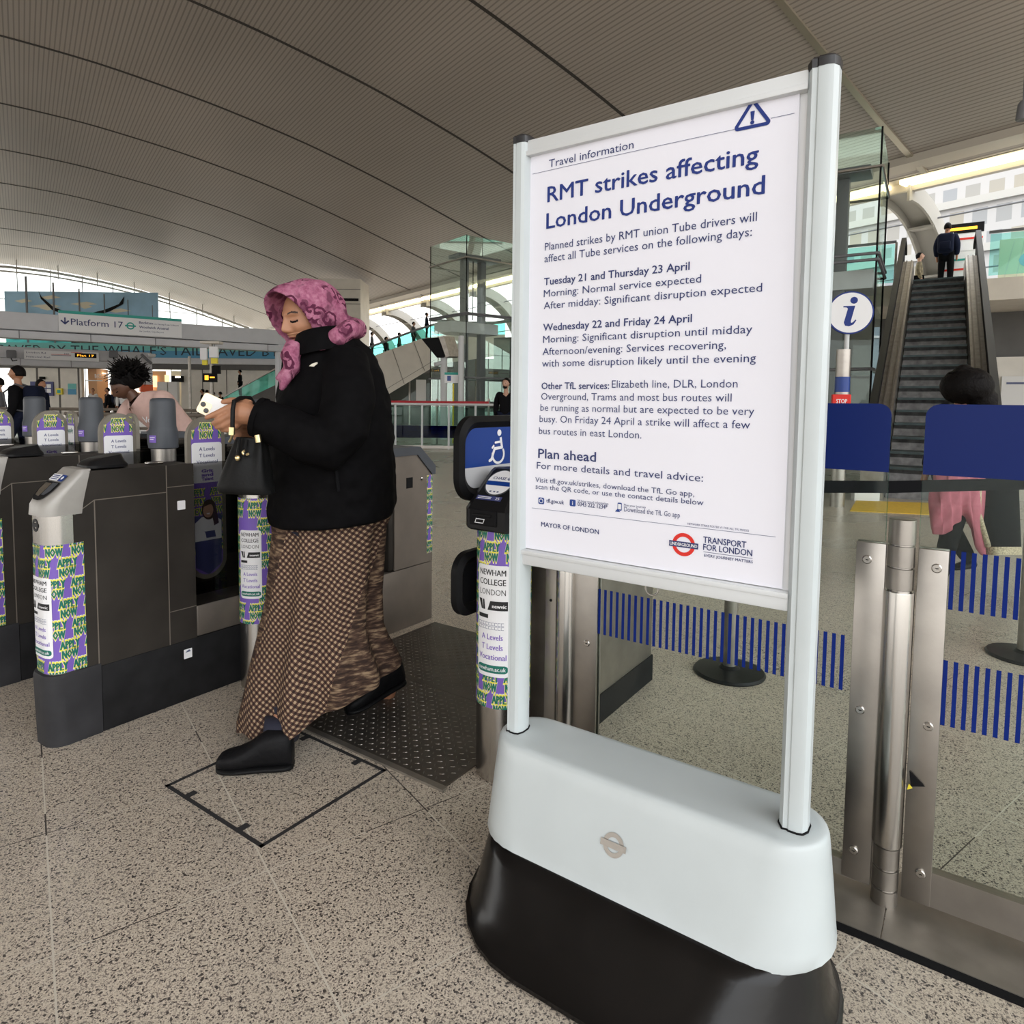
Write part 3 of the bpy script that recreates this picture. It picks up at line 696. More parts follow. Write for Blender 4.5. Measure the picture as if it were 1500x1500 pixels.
# warning triangle
mb = MB().mat('ink_blue'); A_, B_, C_ = pl(1106.7,148), pl(1078,191.5), pl(1127,178)
zb_ = (B_.z+C_.z)/2; tri = [(B_.x,zb_),(C_.x,zb_),((B_.x+C_.x)/2,A_.z)]; cc = (sum(p[0] for p in tri)/3, sum(p[1] for p in tri)/3)
def rtri(k, r):
    out = []
    for i in range(3):
        p = tri[i]; q = (cc[0]+(p[0]-cc[0])*k, cc[1]+(p[1]-cc[1])*k); a0 = math.atan2(p[1]-cc[1], p[0]-cc[0])
        out += [(q[0]+r*math.cos(a0+math.radians(d)), q[1]+r*math.sin(a0+math.radians(d))) for d in range(-60, 61, 20)]
    return out
T0, T1 = rtri(.86,.007), rtri(.80,.001)
for i in range(len(T0)): mb.flat([T0[i],T0[(i+1)%len(T0)],T1[(i+1)%len(T0)],T1[i]], pap, .0012)
h_ = A_.z-zb_; mb.flat([(cc[0]-.0026,cc[1]-h_*.10),(cc[0]+.0026,cc[1]-h_*.10),(cc[0]+.0045,cc[1]+h_*.27),(cc[0]-.0045,cc[1]+h_*.27)], pap, .0012); mb.flat(disc_poly(cc[0],cc[1]-h_*.19,.0042,14), pap, .0012)
t.part(mb, 'warning_triangle', poster, smooth=0)
# small contact icons
mb = MB().mat('blue_panel')
for px, py in ((793.5,733.5),(839.5,736.5)):
    p = pl(px, py); mb.flat(ring_poly(p.x,p.z,.0085,.0085,.003,3), pap, .0012)
p = pl(907.5,743); mb.flat(ring_poly(p.x+.002,p.z+.002,.0055,.0095,.002,3), pap, .0012); mb.flat([(p.x-.010,p.z-.011),(p.x+.004,p.z-.011),(p.x-.003,p.z-.003)], pap, .0013)
mb.mat('ink_white'); mb.flat(ring_poly(p.x+.002,p.z+.002,.004,.0065,.001,3), pap, .0018)
q = pl(793.5,733.5); o_ = disc_poly(q.x,q.z,.006,18); i_ = disc_poly(q.x,q.z,.0045,18)
for k in range(18): mb.flat([o_[k],o_[(k+1)%18],i_[(k+1)%18],i_[k]], pap, .0018)
q = pl(839.5,736.5); mb.text('i', pap, q.x, q.z-.005, .010, None, .0018, .02, 'C'); t.part(mb, 'contact_icon', poster, smooth=0)
# roundel
q = pl(1002,797.5); rx = .0265
mb = MB().mat('ink_red'); o_ = disc_poly(q.x,q.z,rx,40); i_ = disc_poly(q.x,q.z,rx*.68,40)
for k in range(40): mb.flat([o_[k],o_[(k+1)%40],i_[(k+1)%40],i_[k]], pap, .0012)
mb.mat('ink_dark'); hb = .0066; mb.flat([(q.x-.034,q.z-hb),(q.x+.034,q.z-hb),(q.x+.034,q.z+hb),(q.x-.034,q.z+hb)], pap, .0016)
mb.mat('ink_white'); mb.text('UNDERGROUND', pap, q.x, q.z-.0036, .0072, .063, .0022, .02, 'C'); t.part(mb, 'roundel', poster, 'red ring with dark blue bar', smooth=0)
# key ring hanging from the lower rail
mb = MB().mat('steel_bright'); mb.tube([(-.605+.016*math.cos(a),cy-.004,.862+.016*math.sin(a)) for a in [2*PI*k/16 for k in range(17)]], .0022, 6); t.part(mb, 'hanger_ring')

# ================================================================== STICKERS
def apply_pattern(mb, fn, u0, u1, v0, v1, pw=.082, ph=.078, su=.3, sv=.0, d=.0004, nu=24, hole=None, res=1):
    mb.mat('st_purple').sheet(u0, u1, v0, v1, fn, 0, nu, 8)
    v = v0-ph+sv; row = 0; B = (u0, u1, v0, v1)
    while v < v1:
        u = u0-pw+(su+.5*(row%2))*pw-pw
        while u < u1+pw:
            c = u+pw/2
            if c+pw/2 > u0 and c-pw/2 < u1:
                inh = hole and hole[0]+.02 < c < hole[1]-.02 and hole[2]+.01 < v+ph/2 < hole[3]-.01
                if not inh:
                    for m_, off, dd in (('st_white',.125,d),('st_yellow',.098,d*2),('st_green',.004,d*3)):
                        mb.mat(m_)
                        mb.text('APPLY', fn, c, v+ph*.51-off*ph*.16, ph*(.38+off*.35), pw*(.76+off*.75), dd, off, 'C', B, res); mb.text('NOW', fn, c, v+ph*.06-off*ph*.16, ph*(.38+off*.35), pw*(.62+off*.75), dd, off, 'C', B, res)
                        if m_ == 'st_green':
                            for e_ in (-.016, .016): mb.text('APPLY', fn, c+e_*pw, v+ph*.51, ph*.38, pw*.76, dd+abs(e_)*.002+e_*.001, off, 'C', B, res); mb.text('NOW', fn, c+e_*pw, v+ph*.06, ph*.38, pw*.62, dd+abs(e_)*.002+e_*.001, off, 'C', B, res)
            u += pw
        v += ph; row += 1
def rrect(mb, fn, u0, u1, v0, v1, r, d, nu=8):
    n = nu; pts_t = []
    # strip-wise so it bends with the surface
    def top(u): 
        e = min(u-u0, u1-u); return 0 if e >= r else r-math.sqrt(max(0, r*r-(r-e)**2))
    us = sorted(set([u0+(u1-u0)*i/n for i in range(n+1)]+[u0+r*.3,u0+r*.05,u0+r,u1-r,u1-r*.3,u1-r*.05]))
    for a, b in zip(us, us[1:]): mb.flat([(a,v0+top(a)),(b,v0+top(b)),(b,v1-top(b)),(a,v1-top(a))], fn, d)
def college_panel(mb, fn, uc, w_, v0, v1, d=.0022):
    h = v1-v0; mb.mat('st_white'); rrect(mb, fn, uc-w_/2, uc+w_/2, v0, v1, .012, d)
    L_ = uc-w_/2+.10*w_; d2 = d+.0006
    mb.mat('ink_black')
    for s, y, o in (('NEWHAM',.91,.012),('COLLEGE',.825,.012),('LONDON',.735,-.005)): mb.text(s, fn, L_, v0+h*y, h*.052, L_+w_*.78, d2, o, res=2)
    y0 = v0+h*.60; y1 = v0+h*.69
    mb.sheet(L_+w_*.36,L_+w_*.84,y0,y1-.003,fn,d2,10,1); mb.flat([(L_+w_*.28,y0),(L_+w_*.36,y0),(L_+w_*.36,y1-.003)], fn, d2)
    mb.flat([(L_-w_*.04,y1),(L_+w_*.08,y1),(L_+w_*.12,y0),(L_+w_*.07,y0)], fn, d2); mb.flat([(L_+w_*.12,y1),(L_+w_*.17,y1),(L_+w_*.20,y0),(L_+w_*.13,y0)], fn, d2)
    mb.mat('st_white'); mb.text('newvic', fn, L_+w_*.42, y0+h*.022, h*.034, L_+w_*.80, d2+.0006, .03)
    mb.mat('ink_black'); mb.sheet(L_-w_*.04,L_+w_*.30,v0+h*.525,v0+h*.56,fn,d2,6,1)
    mb.mat('ink_grey')
    for r_ in range(2):
        for c_ in range(9):
            a = L_-w_*.04+c_*w_*.088; b = v0+h*(.49-.035*r_); e = .0012
            for q in ([(a,b),(a+w_*.075,b),(a+w_*.075,b-e),(a,b-e)],[(a,b-h*.028),(a+w_*.075,b-h*.028),(a+w_*.075,b-h*.028+e),(a,b-h*.028+e)],[(a,b),(a+e,b),(a+e,b-h*.028),(a,b-h*.028)]): mb.flat(q, fn, d2)
    mb.mat('st_purple')
    for s, y, w2 in (('A Levels',.335,.62),('T Levels',.245,.62),('Vocational',.155,.82)): mb.text(s, fn, uc, v0+h*y, h*.05, w_*w2, d2, .012, 'C')
    mb.mat('st_green'); rrect(mb, fn, uc-w_*.46, uc+w_*.46, v0+h*.035, v0+h*.105, h*.03, d2)
    mb.mat('st_white'); mb.text('newham.ac.uk', fn, uc, v0+h*.055, h*.036, w_*.80, d2+.0006, .01, 'C')
# ================================================================== READER PILLAR
t = Thing('reader_pillar', 'round steel card reader pillar with a black head beside the poster stand', 'card reader', (-1.31,1.865,0), 'G')
pc = (-1.31, 1.865); pr = .094
t.part(MB().mat('steel_bright').lathe([(pr-.004,0),(pr,.004),(pr,.885),(pr-.01,.89)], pc, 40), 'post')
def cyl_fn(c, r, a0=-PI/2):
    return lambda u, v, d: Vector((c[0]+(r+d)*math.cos(a0+u/r), c[1]+(r+d)*math.sin(a0+u/r), v))
fn = cyl_fn(pc, pr+.0006, -PI/2+.38)
mb = MB(); apply_pattern(mb, fn, -.155, .155, .262, .872, .080, .074, .62, .055, hole=(-.080,.045,.375,.755))
college_panel(mb, fn, -.020, .125, .372, .752); t.part(mb, 'sticker_wrap', label='purple and yellow printed wrap with white panel', smooth=0)
mb = MB().mat('plastic_black')
def oct_(cx, cy, hx, y0, y1, z, c=.03): return [(cx-hx+c,y0,z),(cx+hx-c,y0,z),(cx+hx,y0+c,z),(cx+hx,y1-c,z),(cx+hx-c,y1,z),(cx-hx+c,y1,z),(cx-hx,y1-c,z),(cx-hx,y0+c,z)]
y0, y1 = 1.755, 1.975
hd = [oct_(-1.31,0,.098,y0+.008,y1-.008,.865),oct_(-1.31,0,.106,y0,y1,.872),oct_(-1.31,0,.106,y0,y1,.935),oct_(-1.31,0,.102,y0+.008,y1,.947),oct_(-1.31,0,.085,y0+.115,y1,1.055),oct_(-1.31,0,.078,y0+.125,y1-.01,1.064)]
mb.loft(hd); head = t.part(mb, 'reader_head', smooth=20)
sa = math.atan2(1.055-.947, .107); sl = math.hypot(.108,.107)
def slope(u, v, d): return Vector((-1.31+u, y0+.008+v*math.cos(sa)-d*math.sin(sa), .947+v*math.sin(sa)+d*math.cos(sa)))
mb = MB().mat('st_white'); mb.flat(disc_poly(0,.102,.052,40), slope, .004); mb.mat('plastic_grey'); 
o_ = disc_poly(0,.102,.057,40); i_ = disc_poly(0,.102,.052,40)
for k in range(40): mb.flat([o_[k],o_[(k+1)%40],i_[(k+1)%40],i_[k]], slope, .003)
mb.mat('blue_panel'); mb.flat([(-.0505,.088),(.0505,.088),(.0515,.106),(-.0515,.106)], slope, .0046)
mb.mat('ink_dark'); mb.text('CHASE', slope, -.034, .114, .011, .020, .0046, .03); o_ = disc_poly(.031,.1195,.0065,8); i_ = disc_poly(.031,.1195,.003,4)
mb.flat(o_, slope, .0046); mb.text('Barclay', slope, 0, .074, .007, .03, .0046, .0, 'C', res=1) if False else None
mb.text('Refer', slope, 0, .074, .006, .026, .0046, .02, 'C', res=1) if False else None
mb.mat('st_white'); mb.flat(disc_poly(.031,.1195,.003,4), slope, .0052)
mb.mat('ink_grey')
for a in (-.018,-.002,.012): mb.flat(ring_poly(a,.062,.004,.003,.001,2), slope, .0046)
t.part(mb, 'reader_disc', head, 'white round contactless target with blue band', smooth=0)
mb = MB().mat('navy_text'); mb.flat([(-.062,.026),(.040,.026),(.040,.044),(-.062,.044)], slope, .002); mb.mat('st_white')
mb.text('25', slope, .016, .030, .010, .032, .003, .02); 
for v_ in (.031,.037): mb.flat([(-.056,v_),(-.002,v_),(-.002,v_+.0025),(-.056,v_+.0025)], slope, .003)
t.part(mb, 'number_plate', head, smooth=0)
def ffn(u, v, d): return Vector((-1.31+u, y0-d, v))
mb = MB().mat('dark'); mb.box(-1.375,y0-.006,.885,-1.265,y0+.004,.938,.004); mb.mat('rubber').box(-1.36,y0-.009,.915,-1.285,y0,.925,.002); mb.mat('ink_white')
for q in ([(-.042,.893),(-.006,.893),(-.006,.8955),(-.042,.8955)],[(-.036,.906),(0,.906),(0,.9085),(-.036,.9085)],[(-.042,.893),(-.0395,.893),(-.0335,.9085),(-.036,.9085)],[(-.0085,.893),(-.006,.893),(0,.9085),(-.0025,.9085)]): mb.flat(q, ffn, .0068)
t.part(mb, 'ticket_slot', head, smooth=0)
# ================================================================== WIDE GATE PADDLE
t = Thing('wide_gate_paddle', 'black rimmed wide gate flap with a white wheelchair symbol on blue', 'gate paddle', (-1.43,2.36,0), 'G')
X_ = -1.43
def pad(u, v, d): return Vector((X_+d, u, v))
def rim(y0, y1, z0, z1, r, w_, name):
    o_ = ring_poly((y0+y1)/2,(z0+z1)/2,(y1-y0)/2,(z1-z0)/2,r,8); i_ = ring_poly((y0+y1)/2,(z0+z1)/2,(y1-y0)/2-w_,(z1-z0)/2-w_,r-w_*.6,8); m_ = ring_poly((y0+y1)/2,(z0+z1)/2,(y1-y0)/2-w_*.5,(z1-z0)/2-w_*.5,r-w_*.3,8)
    mb = MB().mat('rubber'); n = len(o_); v = []; f = []
    for ring, d in ((i_,-.006),(m_,-.022),(o_,-.012),(o_,.012),(m_,.022),(i_,.006)): v += [pad(a,b,d) for a, b in ring]
    for k in range(6):
        for j in range(n): f.append((k*n+j, k*n+(j+1)%n, ((k+1)%6)*n+(j+1)%n, ((k+1)%6)*n+j))
    mb.add(v, f); return t.part(mb, name)
fu = rim(1.745,2.345,.950,1.245,.085,.042,'upper_flap')
mb = MB().mat('blue_panel'); q = [(1.727+.02,1.075),(2.243,1.075),(2.243,1.208),(1.727,1.208)]
mb.box(X_-.004,1.785,1.065,X_+.004,2.307,1.205); t.part(mb, 'blue_panel', fu); mb = MB().mat('reflection_grey').box(X_-.004,1.785,.99,X_+.004,2.307,1.065); t.part(mb, 'reflection_strip', fu)  # strip below the blue panel: a reflection put in as pale colour
# wheelchair symbol
mb = MB().mat('st_white'); wy, wz = 1.935, 1.083
def wy_(a, b): return (wy+a*1.15, wz+b)
mb.flat([wy_(.045+.011*math.cos(a), .099+.012*math.sin(a)) for a in [2*PI*k/16 for k in range(16)]], pad, .0055)
def stroke(pts, w2):
    for (a, b), (c, d_) in zip(pts, pts[1:]):
        L_ = math.hypot(c-a, d_-b); nx, ny = -(d_-b)/L_*w2, (c-a)/L_*w2
        mb.flat([wy_(a+nx,b+ny),wy_(a-nx,b-ny),wy_(c-nx,d_-ny),wy_(c+nx,d_+ny)], pad, .0055); mb.flat([wy_(c+w2*math.cos(k),d_+w2*math.sin(k)) for k in [2*PI*q/10 for q in range(10)]], pad, .0056)
stroke([(.052,.082),(.060,.045),(.020,.042),(.004,.004),(-.006,.0)], .0055); stroke([(.054,.066),(.024,.064)], .004)
stroke([(.018,.054),(.008,.046)], .004)
stroke([(.022+.031*math.cos(a)+.018, .020+.031*math.sin(a)) for a in [math.radians(x) for x in range(165, 391, 15)]], .0045)
t.part(mb, 'wheelchair_symbol', fu, smooth=0)
fl = rim(1.735,2.345,.55,.775,.07,.042,'lower_flap'); t.part(MB().mat('dark').box(X_-.004,1.775,.59,X_+.004,2.307,.735), 'infill', fl)
t.part(MB().mat('steel').cyl((X_,2.375,.006),(X_,2.375,1.22),.03), 'hinge_post')
# steel housing beside the pillar
t = Thing('gate_housing', 'plain brown steel gate housing seen below the notice board', 'gate housing', (-1.25,2.25,0), 'G')
t.part(MB().mat('steel_dull').box(-1.300,2.02,0,-1.19,2.9,1.0,.006), 'cabinet'); t.part(MB().mat('plinth').box(-1.305,2.015,0,-1.185,2.905,.12), 'plinth'); t.part(MB().mat('bronze').box(-1.30,2.02,1.0,-1.19,2.9,1.02), 'top')

# ================================================================== GLASS BARRIER
YG = 1.95
def gl(u, v, d): return Vector((u, YG-d, v))
struct(MB().mat('steel_dull').box(-1.20,YG-.16,0,-.13,YG+.13,.006).box(-.127,YG-.16,0,3.0,YG+.13,.006), 'trim_40', 'G', 0)
mb = MB().mat('dark').box(-1.22,YG-.185,0,3.0,YG-.16,.004); struct(mb, 'trim_41', 'G', 0)
def stripes(u0, v0, v1, n, pitch=.0212, wd=.0095):
    mb = MB().mat('blue_stripe')
    for i in range(n): mb.flat([(u0+i*pitch,v0),(u0+i*pitch+wd,v0),(u0+i*pitch+wd,v1),(u0+i*pitch,v1)], gl, .0072)
    return mb
def pane(u0, u1, z0, z1, rl, rr_):
    pts = []
    pts += [(u0,z0),(u1,z0)]
    pts += [(u1-rr_+rr_*math.cos(a), z1-rr_+rr_*math.sin(a)) for a in [PI/2*k/6 for k in range(7)]] if rr_ else [(u1,z1)]
    pts += [(u0+rl+rl*math.cos(a), z1-rl+rl*math.sin(a)) for a in [PI/2+PI/2*k/6 for k in range(7)]] if rl else [(u0,z1)]
    return pts
def hinge_plates(x, side, par, T):   # one steel clamp plate with bolts
    mb = MB().mat('steel'); mb.box(x[0],YG-.017,.035,x[1],YG-.007,.945,.002); mb.box(x[0],YG+.007,.035,x[1],YG+.017,.945,.002); p = T.part(mb, 'hinge_plate', par)
    c = (x[0]+x[1])/2-.008*side
    for z in (.90,.50,.115):
        b = MB().mat('steel_bright'); b.lathe([(.0115,0),(.0115,.003),(.009,.005)], T=Matrix.Translation((c,YG-.017,z)) @ Matrix.Rotation(PI/2,4,'X'), n=18)
        b.mat('dark'); b.flat([(c+q*.005-.0014,z-.0012) for q in (0,)]+[(c+.004,z-.0012),(c+.004,z+.0012),(c-.004,z+.0012)], gl, .0225); T.part(b, 'bolt', p)
    return p
def bands(T, pn, u0, u1, rl, rr_):
    z0, z1 = 1.128, 1.302; mb = MB().mat('blue_band'); mb.prism(pane(u0, u1, z0, z1, rl, rr_), gl, .0068, .0076); mb.prism(pane(u0, u1, z0, z1, rl, rr_), gl, -.0076, -.0068); T.part(mb, 'blue_band', pn, smooth=0)
t = Thing('glass_gate', 'glass gate leaf with one row of blue stripes behind the poster stand', 'gate', (-.62,YG,0), 'G')
pn = t.part(MB().mat('glass_clear').prism(pane(-1.055,-.174,.05,1.302,.0,.03), gl, -.006, .006), 'pane', smooth=0)
t.part(MB().mat('glass_green').box(-.1745,YG-.0061,.95,-.1733,YG+.0061,1.27), 'edge', pn)
bands(t, pn, -1.055, -.174, 0, .03)
t.part(stripes(-.987,.537,.687,35), 'stripe_pattern', pn, smooth=0)
hinge_plates((-.238,-.170), 1, None, t); hinge_plates((-1.072,-.985), -1, None, t)
t.part(MB().mat('steel_dull').box(-1.06,YG-.012,.03,-.172,YG+.012,.075), 'bottom_rail')
t = Thing('glass_screen', 'fixed glass panel with two rows of blue stripes at the right edge', 'glass screen', (.9,YG,0), 'G')
pn = t.part(MB().mat('glass_clear').prism(pane(-.100,2.2,.05,1.302,.03,0), gl, -.006, .006), 'pane', smooth=0)
t.part(MB().mat('glass_green').box(-.1008,YG-.0061,.95,-.0997,YG+.0061,1.27), 'edge', pn)
bands(t, pn, -.100, 2.2, .03, 0)
t.part(stripes(-.033,.800,.946,40), 'stripe_pattern', pn, smooth=0); t.part(stripes(-.036,.507,.672,40), 'stripe_pattern', pn, smooth=0)
hinge_plates((-.100,-.036), -1, None, t)
t.part(MB().mat('steel').box(-.04,YG-.014,.035,2.2,YG+.014,.125), 'bottom_rail')
def hinge_post(x, label):
    t = Thing('hinge_post', label, 'hinge post', (x,YG,0), 'G', 'tubular hinge posts of the glass gate')
    p = t.part(MB().mat('steel_bright').cyl((x,YG-.012,.0),(x,YG-.012,1.012),.027,n=28), 'tube')
    for z0, z1 in ((.95,1.014),(.893,.947),(.835,.890),(.105,.16),(.05,.10),(.0,.045)):
        t.part(MB().mat('steel').lathe([(.029,z0),(.0305,z0+.001),(.0305,z1-.001),(.029,z1)], (x,YG-.012), 28), 'collar')
    t.part(MB().mat('steel_bright').lathe([(.034,.165),(.0345,.167),(.0345,.828),(.034,.83)], (x,YG-.012), 28), 'sleeve')
    return t
h1 = hinge_post(-.137, 'steel tubular hinge post between the two glass panels on the right')
h1.part(MB().mat('dark').prism([(-.09,.335),(-.095,.375),(-.06,.345)], gl, .020, .021).mat('sign_yellow').prism([(-.098,.325),(-.094,.342),(-.086,.333)], gl, .0225, .0235), 'torn_sticker', label='torn black and yellow sticker', smooth=0)
hinge_post(-1.105, 'steel tubular hinge post glimpsed between the poster stand legs')
t = Thing('steel_jamb', 'tall brown steel jamb left of the hinge post below the notice', 'jamb', (-1.175,YG,0), 'G')
t.part(MB().mat('steel_dull').box(-1.183,YG-.02,.0,-1.136,YG+.03,.95,.003), 'jamb_plate')
t.part(MB().mat('dark').lathe([(.005,0),(.005,.002)], T=Matrix.Translation((-1.16,YG-.02,.62)) @ Matrix.Rotation(PI/2,4,'X'), n=12), 'bolt_hole')
# ================================================================== FLOOR FITTINGS
t = Thing('tread_plate', 'dark diamond pattern steel floor plate in the open gateway', 'floor plate', (-1.85,2.3,0), 'G')
mat('tread', (.13,.115,.10), .38, .75, noise_amt=.2, noise_scale=7)
mat('tread_mark', (.22,.20,.175), .32, .8)
mb = MB().mat('tread').box(-2.53,1.66,0,-1.40,2.22,.006).box(-2.53,2.223,0,-1.40,2.9,.006); t.part(mb, 'plate')
mb = MB().mat('tread_mark')
for i in range(38):
    for j in range(41):
        x, y = -2.50+i*.029, 1.68+j*.029; 
        a = .6 if (i+j) % 2 else -.97; l = .010; 
        if abs(y-2.221) < .012: continue
        c, s = math.cos(a), math.sin(a); w2 = .0026
        base = [(x+c*l,y+s*l),(x-s*w2,y+c*w2),(x-c*l,y-s*l),(x+s*w2,y-c*w2)]
        mb.add([(p[0],p[1],.0062) for p in base]+[(x+c*l*.5,y+s*l*.5,.0082),(x-c*l*.5,y-s*l*.5,.0082)], [(0,1,4),(1,5,4),(1,2,5),(2,3,5),(3,4,5),(3,0,4)])
t.part(mb, 'raised_pattern', smooth=0)
t.part(MB().mat('steel_dull').box(-2.53,1.635,0,-1.39,1.66,.008), 'edge_strip')
t = Thing('floor_hatch', 'square inspection hatch outlined in the stone floor in front of the plate', 'hatch', (-1.9,1.37,0), 'G')
mb = MB().mat('hatch'); a, b, c, d, w2 = -2.165, -1.635, 1.118, 1.622, .013
for q in ((a,c,b,c+w2),(a,d-w2,b,d),(a,c,a+w2,d),(b-w2,c,b,d)): mb.box(q[0],q[1],0,q[2],q[3],.0015)
t.part(mb, 'frame')
for x, y in ((-2.05,c+w2),(-1.76,c+w2),(-2.05,d-w2-.03),(-1.76,d-w2-.03)): t.part(MB().mat('hatch').box(x-.012,y,0,x+.012,y+.03,.0016), 'lifting_slot')
# ================================================================== TICKET GATES
UX = -2.80     # centre line of the nearest unit (gate frame)
def plan_ring(z, yf, yb, w_, r, n=7, xr=None):
    xr = w_ if xr is None else xr; out = [(UX+xr,yb,z)]
    out += [(UX+xr-r+r*math.cos(a), yf+r-r*math.sin(a)*1.0, z) for a in [PI/2*k/n for k in range(n+1)]]
    out += [(UX-w_+r-r*math.sin(a), yf+r-r*math.cos(a), z) for a in [PI/2*k/n for k in range(n+1)]]
    out += [(UX-w_,yb,z)]; return out
def make_gate(label):
    t = Thing('ticket_gate', label, 'ticket gate', (UX,1.8,0), 'G', 'ticket gates in a row')
    W_ = .08
    # plinth: heavy rounded bumper at the front, flat board behind
    mb = MB().mat('plinth_grey'); mb.loft([plan_ring(z, yf, 1.17, W_+.006, .06) for z, yf in ((0,.992),(.255,.985),(.27,.990),(.272,1.0))]); t.part(mb, 'bumper', smooth=50)
    t.part(MB().mat('plinth').box(UX-W_-.004,1.172,0,UX+W_+.004,2.65,.262,.004), 'plinth')
    # front nose, steel
    mb = MB().mat('steel_bright'); mb.loft([plan_ring(z, 1.0, 1.09, W_, .055) for z in (.268,.885)]); t.part(mb, 'front_nose', smooth=50)
    # side body
    mb = MB().mat('bronze'); prof = [(1.09,.262),(1.09,.89),(1.13,1.0),(1.15,1.018),(1.56,1.018),(1.56,.262)]
    mb.loft([[(UX-W_,a,b) for a, b in prof],[(UX+W_,a,b) for a, b in prof]]); body = t.part(mb, 'cabinet', smooth=20)
    mb = MB().mat('bronze_seam')
    for sx in (-1, 1):
        x0, x1 = UX+sx*(W_+.0002), UX+sx*(W_+.0012)
        a, b = min(x0,x1), max(x0,x1)
        mb.box(a,1.163,.262,b,1.167,.905); mb.box(a,1.165,.905,b,1.44,.9085); mb.box(a,1.44,.262,b,1.444,1.018); mb.box(a,1.444,.925,b,1.56,.928); mb.box(a,1.444,.40,b,1.56,.403)
        mb.add([(b,1.095,.858),(b,1.165,.905),(b,1.165,.909),(b,1.095,.862)], [(0,1,2,3)])
    t.part(mb, 'panel_seam', body, smooth=0)
    # reader hood with sloping face
    mb = MB().mat('hood_grey'); hood = [plan_ring(.862, .992, 1.12, W_+.004, .05), plan_ring(.90, .996, 1.125, W_+.004, .05), plan_ring(.925, 1.012, 1.130, W_+.004, .045), plan_ring(1.010, 1.100, 1.150, W_+.003, .03), plan_ring(1.026, 1.118, 1.158, W_-.004, .018)]
    mb.loft(hood); hd = t.part(mb, 'reader_hood', smooth=40)
    sa_ = math.atan2(.085, .088)
    def slp(u, v, d): return Vector((UX+u, 1.012+v*math.cos(sa_)-(d+.003)*math.sin(sa_), .925+v*math.sin(sa_)+(d+.003)*math.cos(sa_)))
    mb = MB().mat('dark'); mb.flat([(-.058,.075),(-.058,.035),(-.045,.002),(-.02,-.012),(.02,-.012),(.045,.002),(.058,.035),(.058,.075)], slp, .002)
    mb.mat('plastic_grey').flat([(.004,.07),(.004,.012),(.03,.012),(.048,.035),(.048,.07)], slp, .003); mb.mat('steel_bright').flat([(-.05,.066),(-.05,.035),(-.035,.008),(0,.004),(0,.066)], slp, .003)
    t.part(mb, 'card_slot', hd, smooth=0)
    mb = MB().mat('st_white'); mb.flat([(-.055,.080),(.014,.080),(.014,.110),(-.055,.110)], slp, .002); mb.mat('blue_panel').flat([(.020,.080),(.055,.080),(.055,.110),(.020,.110)], slp, .002)
    mb.mat('navy_text')
    for v_ in (.085,.093,.101): mb.flat([(-.048,v_),(.006,v_),(.006,v_+.004),(-.048,v_+.004)], slp, .003)
    mb.mat('st_white').flat(disc_poly(.038,.095,.008,12), slp, .003); t.part(mb, 'instruction_label', hd, smooth=0)
    # ring and bar mark on the nose
    def nose(u, v, d): return Vector((UX+u, 1.0-d, v))
    mb = MB().mat('ink_black'); o_ = disc_poly(-.005,.825,.024,24); i_ = disc_poly(-.005,.825,.015,24)
    for k in range(24): mb.flat([o_[k],o_[(k+1)%24],i_[(k+1)%24],i_[k]], nose, .0015)
    mb.flat([(-.024,.818),(.022,.818),(.022,.832),(-.024,.832)], nose, .002); t.part(mb, 'roundel', smooth=0)
    # wrap around the nose
    ring = [(p[0],p[1]) for p in plan_ring(0, 1.0, 1.125, W_, .055, 12)]
    cum = [0.]
    for a, b in zip(ring, ring[1:]): cum.append(cum[-1]+math.hypot(b[0]-a[0], b[1]-a[1]))
    mid = cum[-1]/2
    def wrap(u, v, d):
        s = mid-u; s = min(max(s, 0), cum[-1]-1e-6); i = max(k for k in range(len(cum)-1) if cum[k] <= s); f_ = (s-cum[i])/(cum[i+1]-cum[i])
        a, b = ring[i], ring[i+1]; x, y = a[0]+(b[0]-a[0])*f_, a[1]+(b[1]-a[1])*f_
        nx, ny = (b[1]-a[1]), -(b[0]-a[0]); L_ = math.hypot(nx, ny); e = .0008+d
        return Vector((x-nx/L_*e*-1*(1), y-ny/L_*e*-1, v)) if False else Vector((x+nx/L_*-e*-1, y+ny/L_*e, v)) if (nx*(x-UX)+ny*(y-1.08)) > 0 else Vector((x-nx/L_*e, y-ny/L_*e, v))
    mb = MB(); apply_pattern(mb, wrap, -mid+.01, mid-.002, .275, .755, .083, .077, .55, .05, nu=40, hole=(-.060,.080,.335,.64))
    college_panel(mb, wrap, .008, .125, .335, .635); t.part(mb, 'sticker_wrap', label='purple and yellow printed wrap with white panel', smooth=0)
    # black reader puck and lugs on top
    mb = MB().mat('plastic_black'); mb.loft([ring3 for ring3 in [[(UX+a,1.235+b,z) for a, b in ring_poly(0,0,hx,hy,.03,5)] for hx, hy, z in ((.05,.062,1.018),(.064,.076,1.024),(.064,.076,1.034),(.055,.066,1.048))]+[[(UX+a,1.245+b,1.066+b*.14) for a, b in ring_poly(0,0,.042,.05,.025,5)]]]); t.part(mb, 'reader_pad', smooth=30)
    t.part(MB().mat('steel_bright').box(UX-.012,1.40,1.018,UX+.012,1.47,1.03,.005), 'lug')
    def sid(u, v, d): return Vector((UX+W_+.0015+d, u, v))
    t.part(MB().mat('st_white').prism(ring_poly(1.502,.846,.017,.019,.003,3), sid, 0, .0012), 'side_sticker')
    def sid2(u, v, d): return Vector((UX+W_+.0055+d, u, v))
